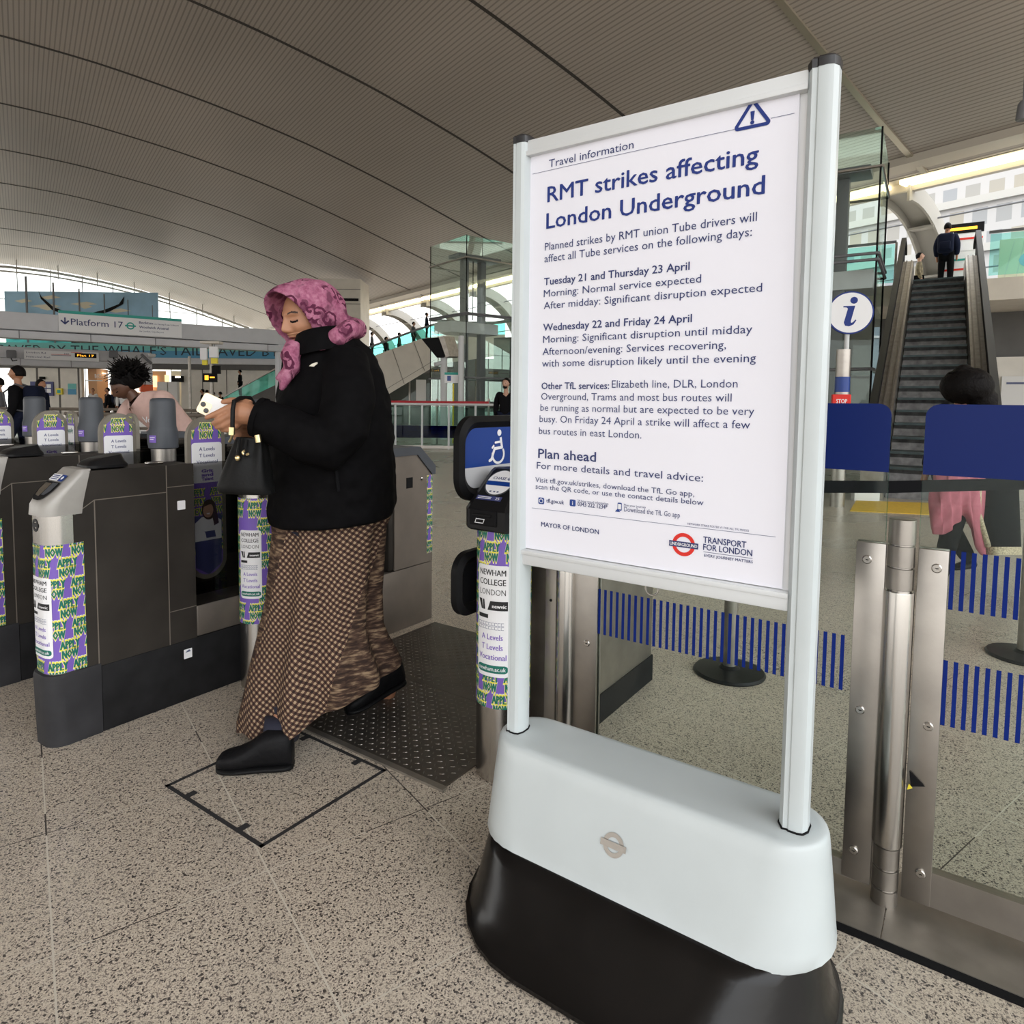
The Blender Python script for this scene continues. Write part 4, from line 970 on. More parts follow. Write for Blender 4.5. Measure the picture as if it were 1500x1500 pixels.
    mb = MB().mat('st_white').prism(ring_poly(1.515,.205,.018,.020,.002,3), sid2, 0, .0012); mb.mat('ink_grey'); mb.flat([(1.503,.212),(1.527,.212),(1.52,.222),(1.51,.218)], sid2, .002); t.part(mb, 'side_sticker')
    # low centre section with smoked screens
    mb = MB().mat('bronze_light'); mb.box(UX-W_,1.56,.262,UX+W_,2.66,.40,.01); t.part(mb, 'centre_section')
    for sx in (-1, 1): t.part(MB().mat('glass_smoke').box(UX+sx*W_-.003,1.562,.40,UX+sx*W_+.003,2.65,1.02), 'smoked_screen', smooth=0)
    t.part(MB().mat('dark').box(UX-.05,1.95,.40,UX+.03,2.65,.98,.01), 'mechanism')
    # rear cabinet
    mb = MB().mat('bronze_light'); pr2 = [(2.64,.35),(2.64,1.0),(2.84,1.0),(2.955,.885),(2.955,.35)]
    mb.loft([[(UX-W_,a,b) for a, b in pr2],[(UX+.20,a,b) for a, b in pr2]]); rc = t.part(mb, 'rear_cabinet', smooth=20)
    t.part(MB().mat('bronze_light').box(UX-W_,2.2,0,UX+.20,2.955,.345,.004), 'rear_base')
    mb = MB().mat('bronze').box(UX+.10,2.60,.35,UX+.195,2.645,1.0,.012); t.part(mb, 'rear_return', rc)
    mb = MB().mat('plastic_grey'); po = [(2.60,.985),(2.60,1.032),(2.84,1.032),(2.972,.915),(2.972,.865),(2.945,.865),(2.82,.985)]
    mb.loft([[(UX-W_-.01,a,b) for a, b in po],[(UX+.21,a,b) for a, b in po]]); t.part(mb, 'rear_hood', rc, smooth=20)
    mb = MB().mat('dark'); mb.box(UX+.199,2.735,.80,UX+.2025,2.785,.86); t.part(mb, 'sensor_window', rc)
    t.part(MB().mat('steel_bright').lathe([(.012,0),(.012,.004),(.007,.008)], T=Matrix.Translation((UX+.20,2.865,.845)) @ Matrix.Rotation(PI/2,4,'Y'), n=16), 'sensor_stud', rc)
    def rs(u, v, d): return Vector((UX+.2005+d, u, v))
    mb = MB(); apply_pattern(mb, rs, 2.905, 2.954, .40, .86, .083, .077, .3, 0, nu=2); t.part(mb, 'rear_sticker', rc, smooth=0)
    # reader column
    cc_ = (UX+.175, 1.80)
    t.part(MB().mat('steel_bright').lathe([(.076,0),(.08,.004),(.08,.93),(.07,.94)], cc_, 32), 'column')
    fn = cyl_fn(cc_, .0806, -PI/2+.97); mb = MB(); apply_pattern(mb, fn, -.126, .126, .30, .86, .080, .076, .45, .02, hole=(-.085,.02,.40,.76)); college_panel(mb, fn, -.035, .10, .415, .72); t.part(mb, 'column_sticker', label='purple and yellow printed wrap with white panel', smooth=0)
    t.part(MB().mat('steel').lathe([(.058,.93),(.058,1.045)], cc_, 28), 'collar')
    mb = MB().mat('plastic_grey'); mb.lathe([(.062,1.035),(.070,1.04),(.070,1.12),(.066,1.135),(.062,1.15),(.060,1.27),(.056,1.285),(.046,1.292),(.02,1.294)], cc_, 28)
    mb.box(cc_[0]-.075,cc_[1]-.05,1.045,cc_[0]+.02,cc_[1]+.05,1.13,.012); cap = t.part(mb, 'column_head', smooth=45)
    def lab(u, v, d): return Vector((cc_[0]-.03+u, cc_[1]-.066-d, v))
    def lab2(u, v, d): 
        a = -.9+u/.071; return Vector((cc_[0]+(.0715+d)*math.cos(a), cc_[1]+(.0715+d)*math.sin(a), v))
    mb = MB().mat('st_purple').sheet(-.045,-.004,1.068,1.105,lab2,.001,4,1); mb.mat('st_white').sheet(-.040,-.010,1.093,1.096,lab2,.002,3,1).sheet(-.040,-.016,1.084,1.087,lab2,.002,3,1); t.part(mb, 'column_label', cap, smooth=0)
    # two arch topped gate flaps
    def arch(cxu, hw, z0, z1, n=14):
        return [(cxu+hw*math.cos(a), z1-hw*1.05+hw*1.05*math.sin(a)) for a in [PI*k/n for k in range(n+1)]]+[(cxu+hw*math.cos(a), z0+hw+hw*math.sin(a)) for a in [PI+PI*k/n for k in range(n+1)]]
    def flap(fn_, hw, z0, z1, th, txt):
        mb = MB().mat('paddle_rim'); mb.prism(arch(0, hw, z0, z1), fn_, -th, 0); p = t.part(mb, 'gate_flap', smooth=30)
        hs = hw*.80; e = .0006; A = arch(0, hs, z0+.02, z1-.028)
        mb = MB().mat('st_purple').flat(A, fn_, e)
        zt = z1-.028
        # two lines of lettering under the arch
        s_ = hw/.0875
        for m_, off, dd in (('st_white',.12,2*e),('st_yellow',.095,3*e),('st_green',.03,4*e)):
            mb.mat(m_)
            for k, z in ((0, z1-.092*s_),):
                mb.text('APPLY', fn_, 0, z+.038*s_, .026*s_, .075*s_*(.92+off), dd, off, 'C'); mb.text('NOW', fn_, 0, z, .028*s_, .064*s_*(.92+off), dd, off, 'C')
                for sx in (-1, 1): mb.text('NOW' if sx > 0 else 'NOW', fn_, sx*.085*s_, z+.001*s_, .03*s_, .06*s_, dd, off, 'C', (-hs*.97, hs*.97, z-.01, z+.06))
        zp = z1-.112*s_; zb_ = zp-.175
        mb.mat('st_white'); rrect(mb, fn_, -hs, hs, zb_, zp, .012, 5*e)
        mb.mat('navy_text') if txt else mb.mat('st_green')
        if txt:
            for q, wd, y in (('A Levels',.072,.140),('T Levels',.072,.112),('Vocational',.098,.084)): mb.text(q, fn_, 0, zb_+y, .0135*1.1, wd*s_, 6.5*e, .012, 'C')
            mb.mat('st_purple')
            for q, y in (('Past','.045'),('and','.028'),('There','.010')): 
                mb.text({'Past':'Grit','and':'and','There':'Talent'}[q], fn_, 0, zb_+float(y), .013, .055*s_, 6.5*e, .05, 'C')
        else:
            mb.text('Apply', fn_, 0, zb_+.13, .03, hs*1.5, 6.5*e, .02, 'C'); mb.text('Now', fn_, 0, zb_+.045, .03, hs*1.3, 6.5*e, .02, 'C')
        st = t.part(mb, 'flap_sticker', p, smooth=0)
        # lower part: lettering and a student photograph
        mb = MB(); z = zb_-.055
        while z > z0+.10 and txt:
            for u in (-.045, .045):
                for m_, off, dd in (('st_yellow',.085,3*e),('st_green',.02,4*e)):
                    mb.mat(m_); mb.text('APPLY' if int(z*100) % 2 else 'NOW', fn_, u, z, .028, .07, dd, off, 'C', (-hs*.98, hs*.98, z0+.06, zb_))
            z -= .042
        if txt:
            zc = zb_-.115
            def ov(cx_, cz, rx, rz_, m_, dd): mb.mat(m_).flat(disc_poly(cx_, cz, rx, 20, rz_), fn_, dd)
            mb.mat('navy_text').flat([(-.06,z0+.06),(.0,z0+.02),(.06,z0+.06),(.066,zc-.03),(-.066,zc-.03)], fn_, 5*e)
            mb.mat('st_white').flat([(-.062,zc-.14),(.062,zc-.14),(.062,zc-.06),(.03,zc-.035),(-.03,zc-.035),(-.062,zc-.06)], fn_, 6*e)
            mb.mat('navy_text').flat([(-.05,zc-.075),(-.02,zc-.10),(.03,zc-.10),(.035,zc-.13),(-.01,zc-.13),(-.015,zc-.105)], fn_, 6.6*e)
            ov(.004, zc-.005, .034, .045, 'brow', 6.4*e); mb.mat('brow').flat([(.01,zc),(.04,zc-.01),(.05,zc-.07),(.028,zc-.08)], fn_, 6.8*e); ov(0, zc-.008, .024, .032, 'skin_light', 7.2*e)
            mb.mat('brow').flat([(-.026,zc+.008),(-.02,zc+.03),(.01,zc+.036),(.027,zc+.01),(.01,zc+.018)], fn_, 7.6*e)
            mb.mat('ink_white').flat([(-.009,zc-.020),(.009,zc-.020),(.005,zc-.026),(-.005,zc-.026)], fn_, 7.6*e)
        if txt: t.part(mb, 'lower_sticker', p, 'student photograph printed over the lettering', smooth=0)
    flap(lambda u, v, d: Vector((UX+.055+d, 1.635+u, v)), .0875, .50, 1.215, .02, True)
    flap(lambda u, v, d: Vector((UX+.275+u, 1.965-d, v)), .075, .50, 1.20, .02, False)
    return t
gate = make_gate('nearest ticket gate with its printed front nose fully in view')
for k, lab in ((1,'second ticket gate from the camera, partly cut by the left edge'),(2,'third ticket gate from the camera, seen over the second one'),(3,'furthest ticket gate, its column at the far left of the photo')):
    c = copy_tree(gate.e); p = G(UX-.79*k-.0, 1.8, 0); c.location = p; c['label'] = lab
# ================================================================== RIGHT SIDE BACKGROUND
# belt barrier behind the glass
p1, p2 = ground(1068,985), ground(1500,962)
def stanchion(p, label):
    t = Thing('queue_post', label, 'queue post', group='belt barrier posts', loc=(p.x,p.y,0))
    t.part(MB().mat('plastic_black').lathe([(.165,0),(.168,.006),(.160,.016),(.05,.026),(.035,.04)], n=36), 'foot'); t.part(MB().mat('steel_dull').cyl((0,0,.03),(0,0,.97),.032,n=20), 'post'); t.part(MB().mat('plastic_black').cyl((0,0,.86),(0,0,.98),.036,n=20), 'belt_head')
stanchion(p1, 'grey queue barrier post with round black foot seen under the notice'); stanchion(p2, 'queue barrier post whose round foot touches the right picture edge')
d = (p2-p1).normalized(); nrm = Vector((-d.y, d.x, 0))
mb = MB().mat('cloth_black'); a, b = p1+d*.04, p2-d*.04; h = nrm*.002
mb.loft([[q-h+Vector((0,0,z0)), q+h+Vector((0,0,z0)), q+h+Vector((0,0,z0+.06)), q-h+Vector((0,0,z0+.06))] for q, z0 in ((a,.875),(a.lerp(b,.5),.865),(b,.875))]); single(mb, 'queue_belt', 'black queue belt stretched between the two barrier posts', 'belt', tuple(p1.lerp(p2,.5)+Vector((0,0,.88))))
# escalator going up
e0 = ground(1297,729); rt = ray(1338,414); e1 = rt*((4.25-HC)/rt.z); e1 = Vector((e1.x, e1.y, 4.25))
er = math.atan2(e1.y-e0.y, e1.x-e0.x)-PI/2; el = math.hypot(e1.x-e0.x, e1.y-e0.y)
t = Thing('escalator', 'tall escalator climbing to the mezzanine behind the glass barrier', 'escalator', loc=(e0.x,e0.y,0), rot=er)
ew = 1.0; ns = 21; dy, dz = el/ns, 4.25/ns
for i in range(ns):
    mb = MB().mat('step_riser'); prof = [(i*dy,i*dz),(i*dy+.03,i*dz+dz*.55),(i*dy-.02,i*dz+dz-.03),(i*dy-.02,i*dz+dz),(i*dy+dy+.04,i*dz+dz),(i*dy+dy+.04,i*dz-.1),(i*dy,i*dz-.1)]
    mb.loft([[(0,a,b) for a, b in prof],[(ew,a,b) for a, b in prof]]); mb.mat('step').box(0,i*dy-.025,i*dz+dz-.035,ew,i*dy+dy,i*dz+dz+.003); t.part(mb, 'step', smooth=20)
for sx, x0, x1 in ((-1,-.30,-.02),(1,ew+.02,ew+.30)):
    P0, P1 = (-.9,0), (el+.7,4.25)
    top = [(-1.0,.55),(.2,.55),(el,4.25+.55),(el+.9,4.25+.55)]
    mb = MB().mat('steel_dull'); pf = [(-.35,0),(-.35,.50),(.1,.52),(el,4.25+.52),(el+1,4.25+.5),(el+1,4.0),(el,3.7),(1.0,0)]
    mb.loft([[(x0,a,b) for a, b in pf],[(x1,a,b) for a, b in pf]]); s_ = t.part(mb, 'side_panel', smooth=10)
    mb = MB().mat('bronze_light'); xm = (x0+x1)/2
    for q in (x0+.05, xm, x1-.04): mb.loft([[(q-.012,a,b),(q+.012,a,b),(q+.012,a,b+.025),(q-.012,a,b+.025)] for a, b in ((-.35,.5),(.1,.52),(el,4.77),(el+1,4.75))])
    t.part(mb, 'trim_rail', s_, smooth=0)
    xg = x0+.06 if sx < 0 else x1-.06
    mb = MB().mat('dark'); pg = [(-.35,.5),(.1,.52),(el,4.77),(el+.9,4.75),(el+.9,5.2),(el,5.25),(.1,1.0),(-.35,.98)]
    mb.loft([[(xg-.006,a,b) for a, b in pg],[(xg+.006,a,b) for a, b in pg]]); t.part(mb, 'balustrade_panel', smooth=0)
    mb = MB().mat('rubber'); hp = [(-.25,.75),(-.45,.80),(-.5,.92),(-.4,1.02),(.1,1.05),(el,5.30),(el+.8,5.27),(el+1.0,5.15)]
    mb.loft([[(xg-.05,a,b-.045),(xg+.05,a,b-.045),(xg+.05,a,b+.045),(xg-.05,a,b+.045)] for a, b in hp]); t.part(mb, 'handrail', smooth=30)
def E_(x, y, z=0): c, s = math.cos(er), math.sin(er); return Vector((e0.x+x*c-y*s, e0.y+x*s+y*c, z))
# mezzanine slabs either side (escalator frame, world coordinates)
def slab(x0, x1, y0, y1, z0, z1, m, name):
    mb = MB().mat(m); mb.loft([[E_(x0,y0,z),E_(x1,y0,z),E_(x1,y1,z),E_(x0,y1,z)] for z in (z0,z1)]); return struct(mb, name, smooth=0)
slab(1.35, 26, el, el+5, 3.72, 4.22, 'cladding', 'trim_50'); slab(-7, -.32, el, el+5, 3.72, 4.22, 'cladding', 'trim_51'); slab(-.32, 1.35, el+.15, el+5, 3.72, 4.24, 'concrete_dark', 'trim_52')
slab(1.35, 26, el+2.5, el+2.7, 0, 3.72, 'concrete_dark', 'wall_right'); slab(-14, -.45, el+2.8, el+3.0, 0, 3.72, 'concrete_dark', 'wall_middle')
mb = MB().mat('concrete'); mb.loft([[E_(1.6,el+2.3,z),E_(9,el+2.3,z),E_(9,el+2.45,z),E_(1.6,el+2.45,z)] for z in (0,2.55)]); struct(mb, 'trim_53', smooth=0)
mb = MB().mat('light_panel'); mb.loft([[E_(2.0,el+2.2,z),E_(2.75,el+2.2,z),E_(2.75,el+2.26,z),E_(2.0,el+2.26,z)] for z in (.45,2.05)]); mb.mat('ink_grey').loft([[E_(2.1,el+2.19,z),E_(2.65,el+2.19,z),E_(2.65,el+2.2,z),E_(2.1,el+2.2,z)] for z in (1.85,1.9)]); single(mb, 'white_notice_panel', 'tall white notice panel on the wall right of the escalator', 'notice', tuple(E_(2.4,el+2.2,1.2)))
def balustrade(x0, x1, y, label, npan, name='glass_balustrade'):
    t = Thing(name, label, 'balustrade', loc=E_(x0,y,4.22), rot=er); L_ = x1-x0
    for i in range(npan):
        a, b = L_*i/npan+.03, L_*(i+1)/npan-.03
        t.part(MB().mat('glass_balustrade').box(a,-.008,.08,b,.008,1.02), 'pane', smooth=0); t.part(MB().mat('steel_dull').box(b+.005,-.03,0,b+.055,.03,1.05), 'post')
    t.part(MB().mat('beam_dark').box(0,-.035,1.04,L_,.035,1.10,.01), 'top_rail'); return t
b1 = balustrade(1.45, 9.5, el+.1, 'glass mezzanine balustrade right of the escalator top', 5)
b2 = balustrade(-5.5, -.4, el+.1, 'glass mezzanine balustrade left of the escalator top', 4)
# information boards and backlit map on the mezzanine
t = Thing('line_diagram_board', 'white stacked line information boards at the escalator top', 'sign', loc=E_(1.35,el+2.2,4.22), rot=er)
mb = MB().mat('ink_white').box(-.75,0,.35,.10,.08,1.55); t.part(mb, 'panel'); t.part(MB().mat('dark').box(-.75,-.01,1.55,.10,.09,1.8), 'display'); t.part(MB().mat('amber').box(-.68,-.02,1.63,-.05,-.01,1.70), 'display_text')
for z, m_ in ((1.38,'ink_red'),(1.1,'ink_white'),(.85,'green_sign'),(.6,'ink_red')): t.part(MB().mat(m_).box(-.72,-.01,z,.08,0,z+.05), 'route_line')
t.part(MB().mat('beam').box(-.4,.02,0,-.32,.06,.35), 'leg')
t = Thing('street_map', 'large pale street map board behind the right mezzanine balustrade', 'map', loc=E_(1.75,el+1.5,4.22), rot=er)
t.part(MB().mat('cream').box(0,0,.1,1.3,.06,1.15), 'panel'); mb = MB().mat('sky_blue'); mb.flat(disc_poly(.65,.62,.26,12,.2), lambda u,v,d: Vector((u,-.004,v))); mb.mat('cladding')
for q in range(5): mb.flat([(.1+.24*q,.15),(.12+.24*q,.15),(.3+.2*q,1.1),(.28+.2*q,1.1)], lambda u,v,d: Vector((u,-.003,v)))
t.part(mb, 'map_print', smooth=0)
# information totem
tp = ground(1226,742); 
def tot(px, py): p = at(px, py, tp.y); return p
t = Thing('information_totem', 'silver information totem topped by a round white i sign', 'information sign', loc=(tp.x,tp.y,0), rot=-.30)
t.part(MB().mat('steel').cyl((0,0,0),(0,0,1.98),.085,n=28), 'column'); t.part(MB().mat('pole_white').cyl((.03,0,1.95),(.03,0,2.35),.028,n=14), 'stem')
mb = MB().mat('blue_panel').lathe([(.0865,1.45),(.0865,1.64)], n=28); t.part(mb, 'blue_band')
zi = at(1244,459,tp.y).z; xi = at(1244,459,tp.y).x-tp.x
def idf(u, v, d): return Vector((xi+u, -.05-d, zi+v))
mb = MB().mat('ink_blue').prism(disc_poly(0,0,.262,48), idf, -.05, 0); dsk = t.part(mb, 'sign_disc', smooth=30)
mb = MB().mat('ink_white').flat(disc_poly(0,0,.245,48), idf, .002); mb.mat('ink_blue').flat(disc_poly(.035,.150,.042,24), idf, .004)
mb.flat([(-.085,.068),(-.08,.083),(.05,.083),(.008,-.105),(.012,-.125),(.032,-.118),(.06,-.085),(.07,-.095),(.04,-.145),(-.01,-.168),(-.055,-.158),(-.07,-.12),(-.03,.05),(-.045,.064)], idf, .004); t.part(mb, 'letter', dsk, smooth=0)
mb = MB().mat('ink_red').box(-.13,-.16,1.25,.08,-.07,1.42,.01); mb.mat('ink_white'); mb.text('STOP', lambda u,v,d: Vector((-.025+u,-.162-d,v)), 0, 1.31, .05, .12, 0, .02, 'C'); 
t.part(mb, 'stop_box', label='red emergency stop box', smooth=20); t.part(MB().mat('pole_white').lathe([(.12,0.9),(.10,1.05),(.085,1.25)], n=24), 'cone')
t = Thing('help_point', 'second silver column with blue band just behind the information totem', 'help point', loc=(tp.x+.22,tp.y+.4,0))
t.part(MB().mat('steel').box(-.05,-.05,0,.05,.05,2.0,.02), 'column'); t.part(MB().mat('blue_panel').box(-.052,-.052,1.45,.052,.052,1.66,.02), 'blue_band')
mb = MB().mat('steel_dull').loft([[Vector((tp.x+.34,tp.y+.62,z)),Vector((tp.x+.50,tp.y+.95,z)),Vector((tp.x+.45,tp.y+1.0,z)),Vector((tp.x+.29,tp.y+.66,z))] for z in (0,1.9)]); single(mb, 'grey_screen', 'plain grey screen panel right of the information totem', 'screen', (tp.x+.6,tp.y+.7,0))
mb = MB().mat('tactile'); a, b = ground(1243,750), ground(1400,762); 
mb.loft([[ground(1245,749,0),ground(1420,757,0),ground(1420,739,0),ground(1254,734,0)],[ground(1245,749,0)+Vector((0,0,.008)),ground(1420,757,0)+Vector((0,0,.008)),ground(1420,739,0)+Vector((0,0,.008)),ground(1254,734,0)+Vector((0,0,.008))]]); single(mb, 'tactile_strip', 'yellow tactile strip on the floor before the escalator', 'tactile paving', tuple(ground(1320,745)), smooth=0)
wp = ground(1270,734); single(MB().mat('light_panel').box(wp.x-.17,wp.y,0,wp.x+.17,wp.y+.1,.15,.004), 'white_box', 'small white box on the floor beside the yellow strip', 'box', (wp.x,wp.y,0))
# glass lifts
def lift(name, label, loc, rot, w_, h_, zland):
    t = Thing(name, label, 'lift', loc=loc, rot=rot, group='glass lift shafts'); hw = w_/2
    for i, (x0, y0, x1, y1) in enumerate(((-hw,-hw,hw,-hw),(hw,-hw,hw,hw),(hw,hw,-hw,hw),(-hw,hw,-hw,-hw))):
        mb = MB().mat('glass_lift'); mb.loft([[(x0,y0,z),(x1,y1,z),(x1*.996,y1*.996,z),(x0*.996,y0*.996,z)] for z in (.05,h_)]); t.part(mb, 'glass_wall', smooth=0)
    t.part(MB().mat('glass_lift').box(-hw,-hw,h_-.02,hw,hw,h_), 'glass_roof', smooth=0)
    for sx in (-1, 1):
        t.part(MB().mat('beam_dark').box(sx*hw*.33-.12,hw*.1-.12,0,sx*hw*.33+.12,hw*.1+.12,h_-.45,.01), 'guide_column')
        for sy in (-1, 1): t.part(MB().mat('dark').cyl((sx*hw,sy*hw,0),(sx*hw,sy*hw,h_),.018,n=6), 'corner_bead')
    for z in (h_-.75, h_*.62, zland, h_*.30):
        mb = MB().mat('beam_dark' if z < h_-1 else 'steel')
        for (x0, y0, x1, y1) in ((-hw,-hw,hw,-hw),(hw,-hw,hw,hw),(hw,hw,-hw,hw),(-hw,hw,-hw,-hw)): mb.cyl((x0*1.03,y0*1.03,z),(x1*1.03,y1*1.03,z),.03,n=6)
        t.part(mb, 'ring_beam')
    t.part(MB().mat('beam_dark').box(-hw*.8,-hw*.3,h_-.55,hw*.8,hw*.3,h_-.42,.02), 'head_beam')
    t.part(MB().mat('dark').cyl((0,hw*.1,zland),(0,hw*.1,h_-.5),.02,n=6), 'cable')
    t.part(MB().mat('concrete_dark').box(-hw*.6,-hw*.6,1.0,hw*.6,hw*.6,1.25,.02), 'car'); t.part(MB().mat('beam').box(-hw*.9,-hw*.05,zland-.5,hw*.9,hw*.95,zland-.1,.02), 'landing'); return t
pc_ = at(694,345,24); lift('glass_lift', 'glass lift shaft standing left of the poster stand', (pc_.x,25,0), math.radians(38), 2.0*25/21.2, 6.95, 4.25)
c_ = at(1293,185,13.3); cw = 2.3; rl = er; 
lift('glass_lift', 'glass lift shaft behind the right post of the poster stand', (c_.x-math.cos(rl)*cw/2-math.sin(rl)*cw/2*1, c_.y-math.sin(rl)*cw/2+math.cos(rl)*cw/2, 0), rl, cw, c_.z, 4.25)
# ================================================================== MIDDLE BACKGROUND
YE = 31.0
def M_(px, py, d=0): return at(px, py, YE+d)
t = Thing('escalator', 'pale clad escalator with green glass sides behind the woman in the headscarf', 'escalator', loc=(-4,YE,0))
mb = MB().mat('cladding'); poly = [(520,534),(552,519.5),(616,496.5),(652,490),(740,490),(740,520),(652,532),(638,536),(573,575),(520,612)]
mb.loft([[M_(a,b,d) for a, b in poly] for d in (0,1.8)]); mb.mat('cladding_line')
for a, b, c, d_ in ((575,512,592,562),(606,501,622,543)): mb.loft([[M_(a-.3,b,-.02),M_(a+.4,b,-.02),M_(c+.4,d_,-.02),M_(c-.3,d_,-.02)],[M_(a-.3,b,-.005),M_(a+.4,b,-.005),M_(c+.4,d_,-.005),M_(c-.3,d_,-.005)]])
mb.loft([[M_(540,587,-.02),M_(573,566,-.02),M_(638,527,-.02),M_(638,526.4,-.02),M_(573,565.3,-.02),M_(540,586.3,-.02)],[M_(540,587,-.005),M_(573,566,-.005),M_(638,527,-.005),M_(638,526.4,-.005),M_(573,565.3,-.005),M_(540,586.3,-.005)]])
mb.v = [tuple(Vector(p)-Vector((-4,YE,0))) for p in mb.v]; t.part(mb, 'side_cladding', smooth=0)
for d in (.1, 1.7):
    mb = MB().mat('glass_balustrade'); poly = [(525,515),(544,508),(612,483),(645,473),(740,473),(740,490),(652,490),(616,496.5),(552,519.5),(520,534)]
    mb.loft([[M_(a,b,d+e)-Vector((-4,YE,0)) for a, b in poly] for e in (0,.02)]); t.part(mb, 'glass_balustrade', smooth=0)
    mb = MB().mat('beam_dark'); mb.tube([M_(a,b,d)-Vector((-4,YE,0)) for a, b in ((522,516),(544,507.5),(612,482.5),(645,472.5),(735,472.5))], .05, 6); t.part(mb, 'handrail')
t.part(MB().mat('steel_dull').cyl((M_(700,530).x+4,1,0),(M_(700,530).x+4,1,3.9),.18,n=12), 'support')
t = Thing('escalator', 'green glass sided escalator in the distance behind the raised phone', 'escalator', loc=(-16,41,0))
def N_(px, py, d=0): return at(px, py, 41+d)-Vector((-16,41,0))
for d in (0, 1.4):
    mb = MB().mat('glass_balustrade'); poly = [(318,588),(340,575),(420,532),(470,505),(470,520),(420,556),(345,592),(318,600)]
    mb.loft([[N_(a,b,d+e) for a, b in poly] for e in (0,.02)]); t.part(mb, 'glass_balustrade', smooth=0); t.part(MB().mat('steel').tube([N_(a,b,d) for a, b in ((316,588),(340,574.5),(420,531.5),(470,504.5))], .05, 6), 'handrail')
mb = MB().mat('concrete_dark'); poly = [(318,600),(345,592),(420,556),(470,522),(470,560),(420,590),(360,616),(318,616)]
mb.loft([[N_(a,b,e) for a, b in poly] for e in (.0,1.4)]); t.part(mb, 'truss', smooth=0)
# glass barrier with blue strip
t = Thing('glass_barrier', 'long glass barrier with a steel rail between the woman and the wide gate', 'barrier', loc=(-2,17.5,0))
x0, x1 = at(540,600,17.5).x+2, at(775,600,17.5).x+2
n = 6
for i in range(n):
    a, b = x0+(x1-x0)*i/n, x0+(x1-x0)*(i+1)/n
    p = t.part(MB().mat('glass_green').box(a+.03,-.008,.08,b-.03,.008,1.12), 'pane', smooth=0); t.part(MB().mat('glass_blue').box(a+.03,-.012,.30,b-.03,-.009,.62), 'blue_strip', p, smooth=0); t.part(MB().mat('pole_white').cyl((b,0,0),(b,0,1.16),.028,n=8), 'post')
t.part(MB().mat('pole_white').tube([(x0,0,1.18),(x1,0,1.18)], .03, 8), 'top_rail'); t.part(MB().mat('steel').box(x0,-.03,.02,x1,.03,.1), 'bottom_rail')
mb = MB().mat('cloth_red'); a, b = at(560,588,19), at(716,588,19); mb.box(a.x,19,a.z-.05,b.x,19.01,a.z+.03); single(mb, 'red_tape', 'red barrier tape stretched behind the long glass barrier', 'tape', ((a.x+b.x)/2,19,a.z))
for px in (566, 640, 716): 
    p = at(px,588,19.04); single(MB().mat('steel_dull').lathe([(.17,0),(.16,.02),(.03,.03),(.03,p.z+.08)], (p.x,19.04), 14), 'tape_post', {566:'slim tape post nearest the woman behind the glass barrier',640:'slim tape post by the thick white pole',716:'slim tape post beside the bearded man'}[px], 'queue post', (p.x,19.04,0), group='red tape posts')
# poles, hood and sign
p = at(650,600,22); t = Thing('camera_pole', 'thick white pole carrying a large black angled screen hood', 'pole', loc=(p.x,22,0)); z = at(650,522,22).z
t.part(MB().mat('pole_white').cyl((0,0,0),(0,0,z),.11,n=16), 'post'); mb = MB().mat('dark'); q = [at(a,b,21.7)-Vector((p.x,22,0)) for a, b in ((617,496),(642,494),(652,522),(640,524))]
hood_ = [[v for v in q],[v+Vector((.35,.5,.02)) for v in q]]; mb.loft(hood_); t.part(mb, 'screen_hood', smooth=10)
mb = MB().mat('steel_dull'); q = [at(a,b,21.72)-Vector((p.x,22,0)) for a, b in ((642,494),(650,492),(659,522),(652,524))]; mb.loft([q,[v+Vector((.3,.5,.02)) for v in q]]); t.part(mb, 'hood_side', smooth=10)
t.part(MB().mat('pole_white').tube([(0,0,z-.2),(-.3,-.1,z-.28)], .07, 10), 'arm')
p = at(679,600,21); t = Thing('white_pole', 'slim white pole between the hooded pole and the glass lift', 'pole', loc=(p.x,19.8,0)); t.part(MB().mat('pole_white').cyl((0,0,0),(0,0,at(679,492,19.8).z),.085,n=14), 'shaft'); t.part(MB().mat('pole_white').lathe([(.15,0),(.13,.12),(.085,.15)], n=14), 'base')
p = at(664,552,20); t = Thing('direction_sign', 'small white and green direction sign on a yellow pole', 'sign', loc=(p.x,20,0)); 
t.part(MB().mat('sign_yellow').cyl((.0,0.02,0),(.0,0.02,p.z-.2),.025,n=8), 'pole'); t.part(MB().mat('ink_white').box(-.26,0,p.z-.18,.26,.04,p.z+.13), 'panel'); t.part(MB().mat('green_sign').box(-.26,-.005,p.z+.06,.26,.0,p.z+.13), 'stripe'); t.part(MB().mat('blue_panel').box(-.18,-.005,p.z-.12,-.07,0,p.z+.03), 'pictogram'); t.part(MB().mat('ink_red').box(.15,-.005,p.z-.12,.22,0,p.z+.03), 'pictogram')
# dark screens behind, left of the stand
q0, q1 = at(566,560,29), at(612,640,29)
t = Thing('glass_doors', 'grey glass doors under the pale escalator', 'door', loc=(at(560,600,34).x,34,0)); L_ = at(640,600,34).x-at(560,600,34).x
t.part(MB().mat('concrete_dark').box(-1.2,.1,0,L_+5.5,.3,3.4), 'wall'); t.part(MB().mat('glass_lift').box(.3,-.02,.05,L_-.3,.02,2.6), 'glass_leaf', smooth=0)
for x in (.3, L_*.5, L_-.3): t.part(MB().mat('steel').box(x-.04,-.04,0,x+.04,.04,2.65), 'frame_post')
t.part(MB().mat('light_panel').box(L_*.62,-.05,1.0,L_*.80,-.03,2.3), 'notice')
